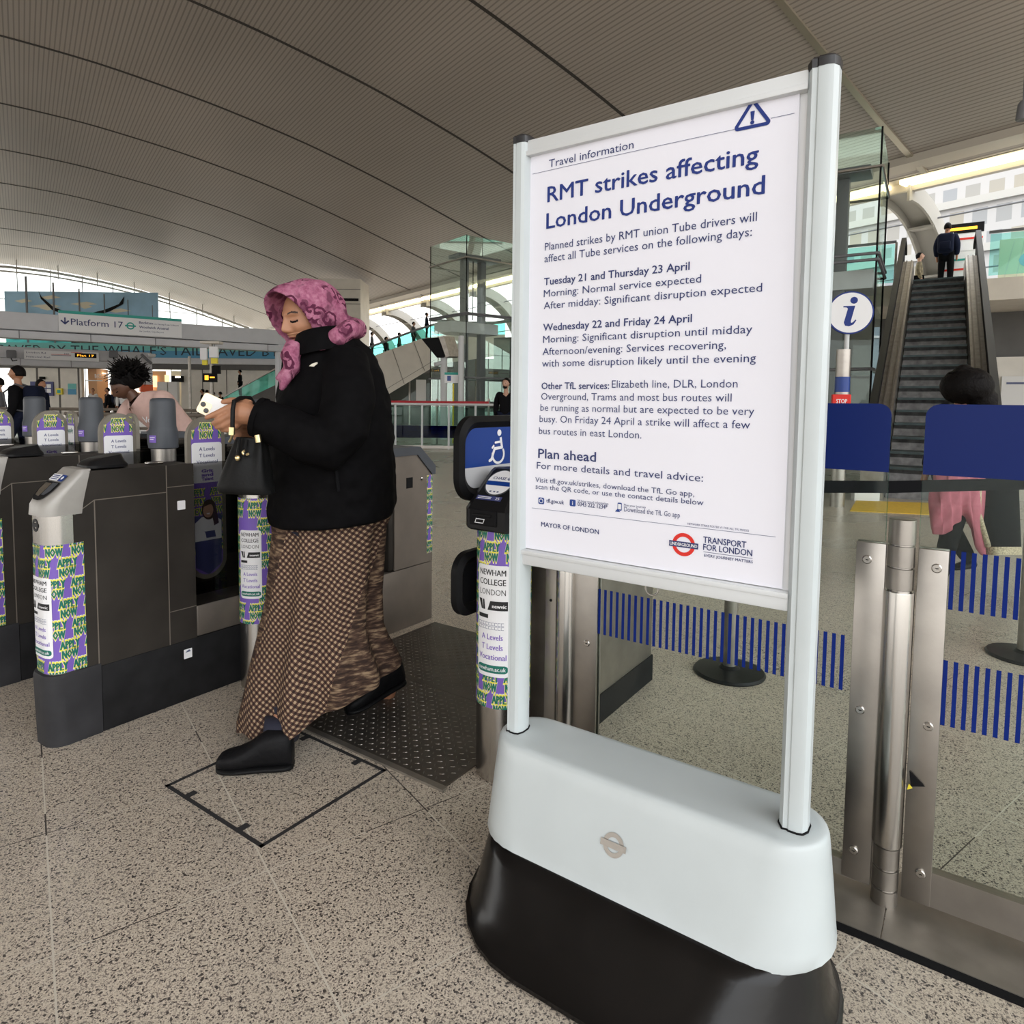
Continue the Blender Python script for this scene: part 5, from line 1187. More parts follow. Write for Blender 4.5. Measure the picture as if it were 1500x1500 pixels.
# departure screen pole behind the jumper
p = at(311,600,20); t = Thing('departure_pole', 'pole with paper notices and an amber departure screen behind the gates', 'sign', loc=(p.x,20,0))
def dp(px, py): v = at(px, py, 20); return v.x-p.x, v.z
_, zt = dp(311,500); t.part(MB().mat('steel_dull').cyl((0,0,0),(0,0,zt),.05,n=12), 'post')
for (a, b, c, d_, m_, nm) in ((296,510,306,527,'ink_white','notice'),(309,508,322,524,'ink_white','notice'),(299,528,306,535,'sign_yellow','notice'),(312,525,321,533,'sign_yellow','notice'),(313,536,325,548,'dark','screen_back'),(300,547,320,560,'dark','departure_screen')):
    u0, v1 = dp(a,b); u1, v0 = dp(c,d_); o_ = t.part(MB().mat(m_).box(u0,-.14,v0,u1,-.06,v1), nm)
    if nm == 'departure_screen': t.part(MB().mat('amber').box(u0+.06,-.145,v0+.06,u0+.17,-.14,v1-.06).box(u0+.21,-.145,v0+.12,u1-.05,-.14,v1-.1), 'display_text', o_)
u0, v1 = dp(296,500); u1, v0 = dp(324,504); t.part(MB().mat('cladding').box(u0,-.15,v0,u1,.15,v1), 'canopy')
p = at(279,600,22); single(MB().mat('steel_dull').cyl((p.x,22,0),(p.x,22,at(279,522,22).z),.045,n=10), 'lamp_pole', 'thin grey pole behind the back of the pink jumper', 'pole', (p.x,22,0))
# rails behind the gates
def rails(name, label, pts, Y):
    t = Thing(name, label, 'railing', loc=(0,Y,0)); P = [(x,0,0) for x in pts]
    for z in (.35,.68,1.0+(.04)): t.part(MB().mat('steel').tube([(pts[0],0,z),(pts[-1],0,z)], .03, 8), 'rail')
    for x in pts: t.part(MB().mat('steel').cyl((x,0,0),(x,0,1.03),.028,n=8), 'post')
X = lambda px, Y: at(px, 600, Y).x
rails('railing', 'steel handrail running behind the far ticket gates', [X(95,9.5),X(175,9.5),X(255,9.5),X(330,9.5)], 9.5)
rails('railing', 'long steel barrier rail further behind, below the shops', [X(-20,13),X(70,13),X(165,13),X(250,13),X(340,13)], 13)
mb = MB().mat('light_panel'); mb.box(X(60,18),18,0,X(250,18),18.25,.72); single(mb, 'low_wall', 'low pale wall under the railing behind the gates', 'wall', (X(150,18),18,0))

p = at(1499,162,10.5); rr0 = p.x*math.cos(SA)+p.y*math.sin(SA)
t = Thing('ceiling_lamp', 'small dark lamp hanging from the roof at the top right edge', 'lamp', loc=p)
t.part(MB().mat('beam_dark').lathe([(.05,.14),(.075,.10),(.095,-.12),(.085,-.14),(.03,-.13)], n=20), 'lamp_shade'); t.part(MB().mat('beam_dark').cyl((0,0,.12),(0,0,rz(rr0)-p.z+.02),.018,n=8), 'rod')
# ================================================================== PEOPLE
def head_mesh(T, k=1.0, nu=72, nv=64, fine=True):
    """Head in local axes: face towards -Y, up Z, origin at the head centre. Returns verts, faces, materials."""
    v = []; f = []; m = []
    g = lambda a, s: math.exp(-(a/s)**2)
    for j in range(nv+1):
        t = PI*min(max(j/nv,.012),.988)
        for i in range(nu):
            p = 2*PI*i/nu; x = math.sin(t)*math.sin(p); y = -math.sin(t)*math.cos(p); z = -math.cos(t)
            X = .073*x; Y = .094*y+.004; Z = .112*z
            if z < -.15: X *= 1-.32*min(1,(-z-.15)/.75)**1.2; 
            fr = max(0, -y)
            if y < 0:
                w_ = fr**.7
                if z < -.3: Y = Y*(1-.10*(-z-.3)/.7)-.006*fr                     # jaw forward, chin
                Y -= .0205*g(X,.0125)*g(Z+.018,.017)*w_+.014*g(X,.009)*g(Z-.004,.024)*w_   # nose tip and bridge
                Y -= .006*(g(X-.013,.008)+g(X+.013,.008))*g(Z+.024,.009)*w_         # nostrils
                Y += .011*(g(X-.032,.015)+g(X+.032,.015))*g(Z-.016,.012)*w_         # eye sockets
                Y -= .0065*(g(X-.032,.012)+g(X+.032,.012))*g(Z-.013,.0075)*w_      # eyeballs under lids
                Y -= .006*g(X,.05)*g(Z-.036,.009)*w_                               # brow ridge
                Y -= .006*(g(X-.042,.018)+g(X+.042,.018))*g(Z+.018,.020)*w_         # cheeks
                Y -= .0085*g(X,.020)*g(Z+.047,.0055)*w_+.0085*g(X,.017)*g(Z+.059,.006)*w_ # lips
                Y += .003*g(X,.026)*g(Z+.0530,.0025)*w_
                Y -= .009*g(X,.020)*g(Z+.089,.014)*w_                               # chin
                Y += .004*g(X,.02)*g(Z+.073,.007)*w_
            if abs(x) > .9 and abs(Z) < .035 and -.02 < Y < .035: X += (.010 if x > 0 else -.010)*g(Z,.026)*g(Y-.008,.016)   # ears
            v.append(tuple(T @ Vector((X*k, Y*k, Z*k))))
    for j in range(nv):
        for i in range(nu):
            q = (j*nu+i, j*nu+(i+1)%nu, (j+1)*nu+(i+1)%nu, (j+1)*nu+i); f.append(q)
            t = PI*(j+.5)/nv; p = 2*PI*(i+.5)/nu; X = .073*math.sin(t)*math.sin(p); Z = -.112*math.cos(t); c = 'skin'
            if math.cos(p) > .2 and fine:
                ax = abs(X)
                if abs(X) < .023 and abs(Z+.053) < .0105*(1-(X/.026)**2): c = 'lips'
                if abs(X) < .021 and abs(Z+.053) < .0013: c = 'eye_dark'
                if .017 < ax < .047 and abs(Z-(.036+.007*math.cos((ax-.030)/.018*1.4)-.004)) < .0032: c = 'brow'
                if .019 < ax < .045 and abs(Z-.0085+.0035*math.cos((ax-.032)/.013*1.5)) < .0036: c = 'eye_dark'
                elif .021 < ax < .043 and 0 < Z-.0065 < .006: c = 'eye_lid'
            m.append(c)
    f.append(tuple(range(nu-1,-1,-1))); m.append('skin'); f.append(tuple(nv*nu+i for i in range(nu))); m.append('skin')
    return v, f, m
def add_head(mb, T, k, sk, fine=True, nu=72, nv=64):
    v, f, m = head_mesh(T, k, nu, nv, fine); o = len(mb.v); mb.v += v
    for q, c in zip(f, m):
        mb.mat(sk if c == 'skin' else c); mb.f.append(tuple(i+o for i in q)); mb.m.append(mb.cur)
def add_skin(mb, m_, joints, edges, radii, sub=2):
    v, f = skin_mesh(joints, edges, radii, sub); mb.mat(m_).add(v, f)
# ---------------------------------------------------------------- the woman in the headscarf
WY = 2.5
WO = Vector((at(480,600,WY).x, WY, 0))
def wp_(px, py, d=0.): return at(px, py, WY+d)-WO
t = Thing('person', 'woman in a pink patterned headscarf and black coat looking at a phone', 'person', loc=WO)
def ringpx(pl, pr, yc, ry, n=40, folds=0., nf=9, ph=0., sq=1.0):
    a, b = wp_(*pl, yc), wp_(*pr, yc); c = (a+b)/2; out = []
    for k in range(n):
        q = 2*PI*k/n; e = 1+folds*math.sin(nf*q+ph)+folds*.6*math.sin((nf*2-3)*q+ph*1.7)
        cx_ = math.copysign(abs(math.cos(q))**sq, math.cos(q)); out.append(c+(b-a)/2*cx_*e+Vector((0, ry*math.sin(q)*e, 0)))
    return out
# coat: torso and sleeves fused into one soft shell
mb = MB().mat('coat')
mb.loft([ringpx((436,486),(508,484),0,.085),ringpx((432,505),(522,494),.01,.10),ringpx((428,527),(545,512),.01,.155),ringpx((419,555),(561,548),.02,.195),ringpx((409,590),(570,590),.02,.215),ringpx((402,640),(576,640),.02,.23),ringpx((397,700),(579,700),.02,.24),ringpx((398,745),(579,742),.02,.24),ringpx((400,765),(575,757),.02,.235)])
tb = MB(); tb.tube([wp_(505,528,-.08),wp_(512,575,-.19),wp_(502,630,-.24),wp_(480,655,-.25),wp_(452,645,-.27),wp_(415,626,-.285),wp_(384,613,-.29),wp_(377,611,-.29)],[.085,.092,.090,.088,.082,.074,.068,.066],18)
mb.add(tb.v, tb.f); tb = MB(); tb.tube([wp_(445,528,.15),wp_(436,580,.22),wp_(430,640,.2),wp_(410,650,.08),wp_(392,642,-.02)],[.08,.085,.08,.07,.062],18); mb.add(tb.v, tb.f)
v, f = remesh(mb.v, mb.f, .011, 6, .5)
vv = []
for p in v:   # soft quilted creases
    q = Vector(p); nz = noise.noise(Vector((q.x*9, q.y*9, q.z*16+3)))+.6*noise.noise(Vector((q.x*22+5, q.y*22, q.z*30)))
    c = Vector((wp_(490,600).x, .02, q.z)); d_ = (q-c); d_.z = 0
    vv.append(tuple(q+d_.normalized()*nz*.0085))
mb = MB().mat('coat').add(vv, f); coat = t.part(mb, 'coat', smooth=180)
mb = MB().mat('coat_zip'); a = wp_(460,534,-.155); mb.mat('coat_zip').loft([[a+Vector((x,y,z)) for x, z in ((-.014,-.006),(-.004,.002),(.013,.008),(.014,.002),(.002,-.008))] for y in (-.012,.004)]); t.part(mb, 'logo_tag', coat, 'small white tag on the chest')
mb = MB().mat('cloth_black').tube([wp_(493,690,-.222),wp_(496,720,-.226)], .006, 6); t.part(mb, 'pocket_zip', coat)
co = MB().mat('coat'); co.loft([ringpx((428,530),(535,508),.0,.165,48),ringpx((434,510),(522,492),.0,.160,48),ringpx((438,496),(510,480),.0,.150,48),ringpx((440,494),(508,479),.0,.140,48),ringpx((441,505),(505,490),.0,.130,48)], False, False); t.part(co, 'collar', coat, smooth=180)
cuff = MB().mat('coat'); cuff.tube([wp_(384,613,-.29),wp_(376,610.5,-.29)], [.069,.067], 20); t.part(cuff, 'cuff', coat)
# skirt
def skirt_material():
    m = bpy.data.materials.new('plaid'); m.use_nodes = True; nt = m.node_tree; b = nt.nodes['Principled BSDF']; L = nt.links.new
    tc = nt.nodes.new('ShaderNodeTexCoord'); mp = nt.nodes.new('ShaderNodeMapping'); mp.inputs['Rotation'].default_value = (0, math.radians(-38), 0); L(tc.outputs['Object'], mp.inputs[0])
    nz = nt.nodes.new('ShaderNodeTexNoise'); nz.inputs['Scale'].default_value = 5; L(tc.outputs['Object'], nz.inputs['Vector'])
    ad = nt.nodes.new('ShaderNodeMixRGB'); ad.blend_type = 'LINEAR_LIGHT'; ad.inputs[0].default_value = .012; L(mp.outputs[0], ad.inputs[1]); L(nz.outputs['Color'], ad.inputs[2])
    sp = nt.nodes.new('ShaderNodeSeparateXYZ'); L(ad.outputs[0], sp.inputs[0])
    def mt(op, *a):
        n = nt.nodes.new('ShaderNodeMath'); n.operation = op
        for i, x in enumerate(a):
            if isinstance(x, (int, float)): n.inputs[i].default_value = x
            else: L(x, n.inputs[i])
        return n.outputs[0]
    def stripe(ch, fq): return mt('GREATER_THAN', mt('SINE', mt('MULTIPLY', ch, fq)), .05)
    s1 = stripe(sp.outputs[0], 2*PI/.0168); s2 = stripe(sp.outputs[2], 2*PI/.0168)
    chk = mt('MULTIPLY', mt('ADD', s1, s2), .5)
    rp = nt.nodes.new('ShaderNodeValToRGB'); e = rp.color_ramp.elements; e[0].position = 0; e[0].color = (.026,.015,.013,1); e[1].position = 1; e[1].color = (.36,.26,.165,1)
    q = e.new(.5); q.color = (.085,.046,.034,1); L(chk, rp.inputs[0])
    n2 = nt.nodes.new('ShaderNodeTexNoise'); n2.inputs['Scale'].default_value = 60; n2.inputs['Detail'].default_value = 6; mp2 = nt.nodes.new('ShaderNodeMapping'); mp2.inputs['Scale'].default_value = (.35, .35, 1.6); L(tc.outputs['Object'], mp2.inputs[0]); L(mp2.outputs[0], n2.inputs['Vector'])
    r2 = nt.nodes.new('ShaderNodeValToRGB'); e = r2.color_ramp.elements; e[0].position = .40; e[0].color = (.03,.018,.014,1); e[1].position = .68; e[1].color = (.27,.19,.12,1); q = e.new(.52); q.color = (.075,.044,.03,1); L(n2.outputs[0], r2.inputs[0])
    so = nt.nodes.new('ShaderNodeSeparateXYZ'); L(tc.outputs['Object'], so.inputs[0])
    # woven striped borders left and right of the checked panel
    xx = mt('ADD', so.outputs[0], mt('MULTIPLY', so.outputs[2], -.28))
    lf = mt('LESS_THAN', xx, -.345); rt_ = mt('GREATER_THAN', xx, -.02)
    mk = mt('MAXIMUM', lf, rt_)
    mx = nt.nodes.new('ShaderNodeMix'); mx.data_type = 'RGBA'; L(mk, mx.inputs[0]); L(rp.outputs[0], mx.inputs[6]); L(r2.outputs[0], mx.inputs[7]); L(mx.outputs[2], b.inputs['Base Color']); b.inputs['Roughness'].default_value = .85; b.inputs['Specular IOR Level'].default_value = .2
    M['plaid'] = m
skirt_material()
mb = MB().mat('plaid')
R0_ = [((402,752),(572,748),.20,.03),((405,775),(560,772),.20,.05),((401,820),(556,818),.20,.06),((396,870),(552,868),.20,.07),((386,920),(552,915),.20,.08),((374,970),(560,935),.225,.07),((364,1012),(570,955),.24,.07),((357,1042),(577,972),.245,.07),((357,1056),(575,981),.24,.07)]
mb.loft([ringpx(a, b, .03, ry, 96, fo, 7, .6) for a, b, ry, fo in R0_], True, False)
inner = [ringpx((a[0]+4,a[1]),(b[0]-4,b[1]),.03,ry-.012,96,fo,7,.6) for a, b, ry, fo in R0_[::-1]]
mb.loft(inner, False, True)
v = []
for p in mb.v:
    q = Vector(p); kz = max(0, min(1, (.72-q.z)/.62)); q.z += -.045*kz*max(0, 1-abs(q.x+.12)/.16)*(1 if q.y < .1 else .4)*1.0
    q.y += .012*math.sin(q.x*38+q.z*7)*kz; v.append(tuple(q))
mb.v = v; t.part(mb, 'skirt', label='long brown and cream checked skirt', smooth=180)
# headscarf
H0 = wp_(454,464,-.02)
HT = Matrix.Translation(H0) @ Matrix.Rotation(math.radians(-40),4,'Z') @ Matrix.Rotation(math.radians(18),4,'X')
def hring(y, hw, zt, zb, skew=0., n=36, low=1.0):
    out = []
    for k in range(n):
        a = 2*PI*k/n; z = math.sin(a); x = math.cos(a); zz = z*zt if z > 0 else -z*zb*1.0
        wdt = hw*(1-.18*max(0,-z)**2)
        out.append(HT @ Vector((x*wdt, y-skew*(zz/.12)+(.022*x if skew else 0), zz)))
    return out
sc = MB().mat('coat')
sc.loft([hring(.02,.070,.108,-.115),hring(-.05,.074,.108,-.128,.02),hring(-.080,.075,.109,-.128,.038),hring(-.092,.080,.117,-.134,.040),hring(-.082,.087,.125,-.14,.032),hring(-.06,.093,.133,-.14,.02),hring(-.02,.099,.137,-.145),hring(.03,.104,.135,-.15),hring(.075,.098,.124,-.155),hring(.108,.082,.100,-.15),hring(.128,.056,.060,-.12),hring(.136,.02,.02,-.06)])
tb = MB(); tb.tube([wp_(434,514,-.10),wp_(448,521,-.08),wp_(472,510,-.1),wp_(494,494,-.12),wp_(512,482,-.08),wp_(522,482,.0),wp_(505,478,.08),wp_(470,490,.1)], [.028,.036,.040,.034,.036,.040,.045,.04], 14); sc.add(tb.v, tb.f)
tb = MB(); tb.ell(wp_(470,500,0), (.10,.10,.07)); sc.add(tb.v, tb.f)
tb = MB(); tb.tube([wp_(432,503,-.12),wp_(425,522,-.14),wp_(428,540,-.15),wp_(418,555,-.16),wp_(412,572,-.17)], [.030,.036,.028,.022,.008], 14); sc.add(tb.v, tb.f)
tb = MB(); tb.tube([wp_(424,540,-.15),wp_(411,551,-.16),wp_(404,556,-.165)], [.02,.014,.006], 10); sc.add(tb.v, tb.f)
v, f = remesh(sc.v, sc.f, .0055, 5, .5)
vv = []
for p in v:
    q = Vector(p); d_ = (q-H0).normalized(); w1 = math.sin(q.x*60+q.z*45+4*noise.noise(q*9)); vv.append(tuple(q+d_*(.0028*w1*noise.noise(q*7+Vector((3,1,2)))*1.8)))
def scarf_material():
    m = bpy.data.materials.new('scarf_print'); m.use_nodes = True; nt = m.node_tree; b = nt.nodes['Principled BSDF']; L = nt.links.new
    tc = nt.nodes.new('ShaderNodeTexCoord')
    nz = nt.nodes.new('ShaderNodeTexNoise'); nz.inputs['Scale'].default_value = 14; nz.inputs['Detail'].default_value = 3; L(tc.outputs['Object'], nz.inputs['Vector'])
    mxv = nt.nodes.new('ShaderNodeMixRGB'); mxv.blend_type = 'LINEAR_LIGHT'; mxv.inputs[0].default_value = .035; L(tc.outputs['Object'], mxv.inputs[1]); L(nz.outputs['Color'], mxv.inputs[2])
    def mt(op, *a):
        n = nt.nodes.new('ShaderNodeMath'); n.operation = op
        for i, x in enumerate(a):
            if isinstance(x, (int, float)): n.inputs[i].default_value = x
            else: L(x, n.inputs[i])
        return n.outputs[0]
    def ramp(src, lo, hi):
        n = nt.nodes.new('ShaderNodeMapRange'); n.inputs[1].default_value = lo; n.inputs[2].default_value = hi; n.interpolation_type = 'SMOOTHSTEP'; L(src, n.inputs[0]); return n.outputs[0]
    vo = nt.nodes.new('ShaderNodeTexVoronoi'); vo.inputs['Scale'].default_value = 15; L(mxv.outputs[0], vo.inputs['Vector'])
    sep = nt.nodes.new('ShaderNodeSeparateColor'); L(vo.outputs['Color'], sep.inputs[0])
    # spiral arms around random centres
    df = nt.nodes.new('ShaderNodeVectorMath'); df.operation = 'SUBTRACT'; L(mxv.outputs[0], df.inputs[0]); L(vo.outputs['Position'], df.inputs[1])
    sx = nt.nodes.new('ShaderNodeSeparateXYZ'); L(df.outputs[0], sx.inputs[0])
    an = mt('ARCTAN2', sx.outputs[2], mt('ADD', sx.outputs[0], mt('MULTIPLY', sx.outputs[1], .6)))
    sw = mt('SINE', mt('ADD', an, mt('MULTIPLY', vo.outputs['Distance'], 19)))
    arm = mt('MULTIPLY', ramp(sw, -.05, .30), mt('SUBTRACT', 1, ramp(vo.outputs['Distance'], .50, .62)))
    arm = mt('MULTIPLY', arm, ramp(sep.outputs[0], .25, .3))
    n3 = nt.nodes.new('ShaderNodeTexNoise'); n3.inputs['Scale'].default_value = 19; n3.inputs['Detail'].default_value = 4; L(tc.outputs['Object'], n3.inputs['Vector'])
    blot = mt('MULTIPLY', ramp(n3.outputs[0], .53, .62), .8)
    mk = mt('MAXIMUM', arm, blot)
    rp = nt.nodes.new('ShaderNodeValToRGB'); e = rp.color_ramp.elements; e[0].position = .3; e[0].color = (.20,.045,.095,1); e[1].position = .72; e[1].color = (.52,.24,.33,1); q = e.new(.5); q.color = (.34,.115,.19,1)
    n2 = nt.nodes.new('ShaderNodeTexNoise'); n2.inputs['Scale'].default_value = 38; n2.inputs['Detail'].default_value = 7; n2.inputs['Roughness'].default_value = .7; L(tc.outputs['Object'], n2.inputs['Vector']); L(n2.outputs[0], rp.inputs[0])
    mx = nt.nodes.new('ShaderNodeMix'); mx.data_type = 'RGBA'; L(mk, mx.inputs[0]); L(rp.outputs[0], mx.inputs[6]); mx.inputs[7].default_value = (.085,.014,.040,1); L(mx.outputs[2], b.inputs['Base Color']); b.inputs['Roughness'].default_value = .8; b.inputs['Specular IOR Level'].default_value = .2
    M['scarf_print'] = m
scarf_material()
t.part(MB().mat('scarf_print').add(vv, f), 'headscarf', label='pink and maroon swirl patterned headscarf', smooth=180)
# body: one figure with head, hands, legs under the clothes
mb = MB()
J = [wp_(485,760,.02),wp_(483,680,.02),wp_(480,600,.02),wp_(478,535,.01),wp_(472,505,.0),wp_(464,485,-.01),
     wp_(505,545,-.10),wp_(490,640,-.24),wp_(420,622,-.285),wp_(384,612,-.29),wp_(368,608,-.29),
     wp_(440,545,.14),wp_(430,640,.2),wp_(394,642,-.02),wp_(382,640,-.10),
     wp_(470,780,-.0),wp_(452,930,-.03),wp_(412,1062,-.155),wp_(403,1095,-.18),
     wp_(505,780,.10),wp_(530,900,.2),wp_(570,1005,.34),wp_(566,1028,.34)]
Ed = [(0,1),(1,2),(2,3),(3,4),(4,5),(3,6),(6,7),(7,8),(8,9),(9,10),(3,11),(11,12),(12,13),(13,14),(0,15),(15,16),(16,17),(17,18),(0,19),(19,20),(20,21),(21,22)]
Rd = [.13,.12,.13,.10,.055,.055,.05,.042,.034,.028,.026,.05,.042,.030,.026,.08,.055,.040,.038,.08,.055,.042,.04]
add_skin(mb, 'skin', J, Ed, Rd, 1)
add_head(mb, HT @ Matrix.Translation((0,-.012,-.006)), 1.0, 'skin', True, 220, 200)
# near hand: back of the hand towards the camera, fingers curled under the phone
def hand(palm, fingers, thumb):
    h = MB().mat('skin')
    h.tube([p for p, r in palm], [r for p, r in palm], 14)
    for fg in fingers+[thumb]: h.tube([p for p, r in fg], [r for p, r in fg], 10); h.ell(fg[-1][0], (fg[-1][1]*1.02,)*3, 10, 6)
    return remesh(h.v, h.f, .0038, 3, .5)
hd = lambda px, py, d: wp_(px, py, -.30+d)
hv, hf = hand([(hd(388,611,0),.029),(hd(376,610,0),.031),(hd(366,607,0),.036),(hd(356,605,0),.040),(hd(347,605,0),.036),(hd(340,606,0),.028)],
    [[(hd(349,594,-.006),.017),(hd(334,598,-.014),.0125),(hd(319,605,-.018),.0110),(hd(303,611.5,-.012),.0085)],
     [(hd(347,604,-.008),.017),(hd(334,609,-.018),.0125),(hd(321,616,-.020),.0110),(hd(313,620,-.010),.0088)],
     [(hd(347,613,-.004),.016),(hd(337,618,-.014),.0118),(hd(326,624,-.014),.0105),(hd(318,626,-.004),.0085)],
     [(hd(349,620,.002),.015),(hd(341,626,-.006),.0105),(hd(333,630,-.006),.0095),(hd(326,630,.004),.0078)]],
    [(hd(366,594,.012),.019),(hd(352,588,.022),.014),(hd(338,587,.028),.0115),(hd(327,589,.026),.0095)])
mb.mat('skin').add(hv, hf)
hv, hf = hand([(wp_(388,640,-.06),.027),(wp_(374,640,-.15),.033),(wp_(364,638,-.20),.03)],
    [[(wp_(364,630,-.20),.014),(wp_(352,628,-.23),.011),(wp_(344,634,-.24),.009)],[(wp_(363,637,-.20),.014),(wp_(351,637,-.235),.011),(wp_(345,642,-.245),.009)],[(wp_(363,643,-.19),.013),(wp_(354,646,-.23),.0105),(wp_(349,651,-.24),.0085)],[(wp_(366,648,-.18),.012),(wp_(358,653,-.21),.0095),(wp_(354,658,-.22),.008)]],
    [(wp_(372,632,-.19),.015),(wp_(362,622,-.21),.012),(wp_(354,618,-.22),.0095)])
mb.mat('skin').add(hv, hf)
t.part(mb, 'body', smooth=180)
mb = MB(); add_skin(mb, 'sock', [J[0]]+[J[i] for i in (15,16,17,19,20,21)], [(0,1),(1,2),(2,3),(0,4),(4,5),(5,6)], [.12,.09,.062,.052,.09,.062,.05], 1); t.part(mb, 'trousers', smooth=180)
mb = MB().mat('sock'); mb.loft([ringpx((388,1050),(440,1052),-.17,.058,24,.03,5),ringpx((386,1066),(439,1070),-.175,.06,24,.03,5),ringpx((388,1078),(436,1084),-.18,.058,24,.03,5)]); t.part(mb, 'trouser_cuff', smooth=180)
def shoe(a, b, wd, hts, name='shoe', lift=0.):
    A, B = a-WO, b-WO; d_ = (B-A); L_ = d_.length; d_ = d_/L_; s_ = Vector((-d_.y, d_.x, 0)).normalized(); up_ = d_.cross(s_); up_ = up_ if up_.z > 0 else -up_
    def sec(u, w_, z0, z1, n=16): return [A+d_*(u*L_)+s_*(w_*math.cos(2*PI*k/n))+up_*((z0+z1)/2+(z1-z0)/2*math.copysign(abs(math.sin(2*PI*k/n))**.6, math.sin(2*PI*k/n))) for k in range(n)]
    mb = MB().mat('shoe'); mb.loft([sec(u, w_*wd, .012, z) for u, w_, z in hts]); s = t.part(mb, name, smooth=60)
    mb = MB().mat('rubber'); mb.loft([sec(u, w_*wd*1.06, 0, .022) for u, w_, z in hts]); t.part(mb, 'sole', s, smooth=60)
    return s
ht = [(0,.30,.034),(.015,.5,.046),(.05,.72,.058),(.12,.9,.066),(.26,1,.074),(.42,.93,.094),(.56,.84,.122),(.66,.80,.138),(.80,.80,.140),(.92,.74,.138),(.98,.60,.125),(1,.42,.10)]
sh = shoe(ground(318,1128), ground(430,1124), .050, ht)
mb = MB().mat('gold'); a = at(386,1086,2.31)-WO; mb.tube([a, a+Vector((.004,-.003,.018))], .0025, 6)
shoe(ground(508,1050)+Vector((0,0,.009)), ground(592,1020)+Vector((0,0,.062)), .048, ht)
# ---------------------------------------------------------------- phone and bag in her hands
PT = wp_(316,602,-.30)+WO
t2 = Thing('smartphone', 'white backed smartphone with gold frame held by the woman', 'phone', loc=PT)
def pv(px, py, d): return at(px, py, WY-.30+d)-PT
A_, B_, C_ = pv(286.5,602,-.004), pv(301,574,.012), pv(342,593,.03)
u_ = (C_-B_); v_ = (A_-B_); u_.normalize(); v_ = (v_-u_*v_.dot(u_)).normalized(); w_ = u_.cross(v_); w_ = w_ if w_.y < 0 else -w_
MP = Matrix((u_, v_, w_)).transposed().to_4x4(); MP.translation = B_
LP, WP_ = .146, (A_-B_).length
def prr(x0, y0, x1, y1, z0, z1, r, T): return [[T @ Vector((a,b,z)) for a, b in ring_poly((x0+x1)/2,(y0+y1)/2,(x1-x0)/2,(y1-y0)/2,r,5)] for z in (z0,z1)]
mb = MB().mat('phone_gold').loft(prr(0,0,LP,WP_,-.009,-.0002,.010,MP)); t2.part(mb, 'frame'); t2.part(MB().mat('phone_white').loft(prr(.002,.002,LP-.002,WP_-.002,-.001,.0004,.009,MP)), 'back_glass')
t2.part(MB().mat('dark').loft(prr(.002,.002,LP-.002,WP_-.002,-.0096,-.0088,.009,MP)), 'screen')
cb = t2.part(MB().mat('phone_gold').loft(prr(.004,WP_-.042,.040,WP_-.004,0,.0028,.009,MP)), 'camera_bump')
for cx_, cy_ in ((.013,WP_-.030),(.030,WP_-.015)):
    mb = MB().mat('lens'); mb.loft([[MP @ Vector((cx_+r*math.cos(2*PI*k/20), cy_+r*math.sin(2*PI*k/20), z)) for k in range(20)] for r, z in ((.0082,.002),(.0082,.0052),(.0068,.0056))]); t2.part(mb, 'camera_lens', cb)
BO = wp_(360,690,-.30)+WO
t3 = Thing('handbag', 'small black bucket handbag with gold toggles hanging from her wrist', 'bag', loc=BO)
def bp(px, py, d=0): return at(px, py, WY-.30+d)-BO
mb = MB().mat('bag')
def bring(y, l, r_, dp, fo):
    a, b = bp(l,y), bp(r_,y+3); c = (a+b)/2; h_ = (b-a)/2
    return [c+h_*math.copysign(abs(math.cos(q))**.75,math.cos(q))*(1+fo*math.sin(6*q))+Vector((0,dp*math.copysign(abs(math.sin(q))**.75,math.sin(q))*(1+fo*1.5*math.sin(7*q+1)),0)) for q in [2*PI*k/48 for k in range(48)]]
mb.loft([bring(640,349,388,.022,.10),bring(652,344,390,.030,.10),bring(670,337,393,.045,.07),bring(690,329,396,.055,.04),bring(708,322,399,.060,.02),bring(716,321,401,.060,.0),bring(720,325,401,.055,.0)]); t3.part(mb, 'bag_body', smooth=60)
t3.part(MB().mat('bag').tube([bp(341,636,-.062),bp(340.5,622,-.062),bp(341,600,-.060),bp(343,588,-.045),bp(352,583,.0),bp(366,583,.04),bp(375,596,.055),bp(378,620,.03),bp(379,642,-.02)], .0075, 8), 'strap')
for a, b, c, d_ in ((340,626,339.5,637),(377,637,379,648)): t3.part(MB().mat('gold').tube([bp(a,b,-.064 if a < 350 else -.05),bp(c,d_,-.064 if a < 350 else -.05)], .0095, 10), 'strap_clasp')
t3.part(MB().mat('gold').tube([bp(340,637,-.06),bp(338,644,-.05),bp(336,647,-.04)], .004, 8), 'hook')
t3.part(MB().mat('gold').ell(bp(348,671,-.062), (.0085,.008,.010), 12, 8), 'toggle'); t3.part(MB().mat('gold').tube([bp(360.5+5*math.cos(a)*.9,663+5*math.sin(a)*.6,-.058) for a in [PI*.1+PI*1.3*k/10 for k in range(11)]], .0045, 8), 'toggle')
for px in (352, 363): t3.part(MB().mat('bag').tube([bp(px-1,644,-.04),bp(px-3,658,-.052),bp(px-4,668,-.06)], .005, 6), 'drawstring')
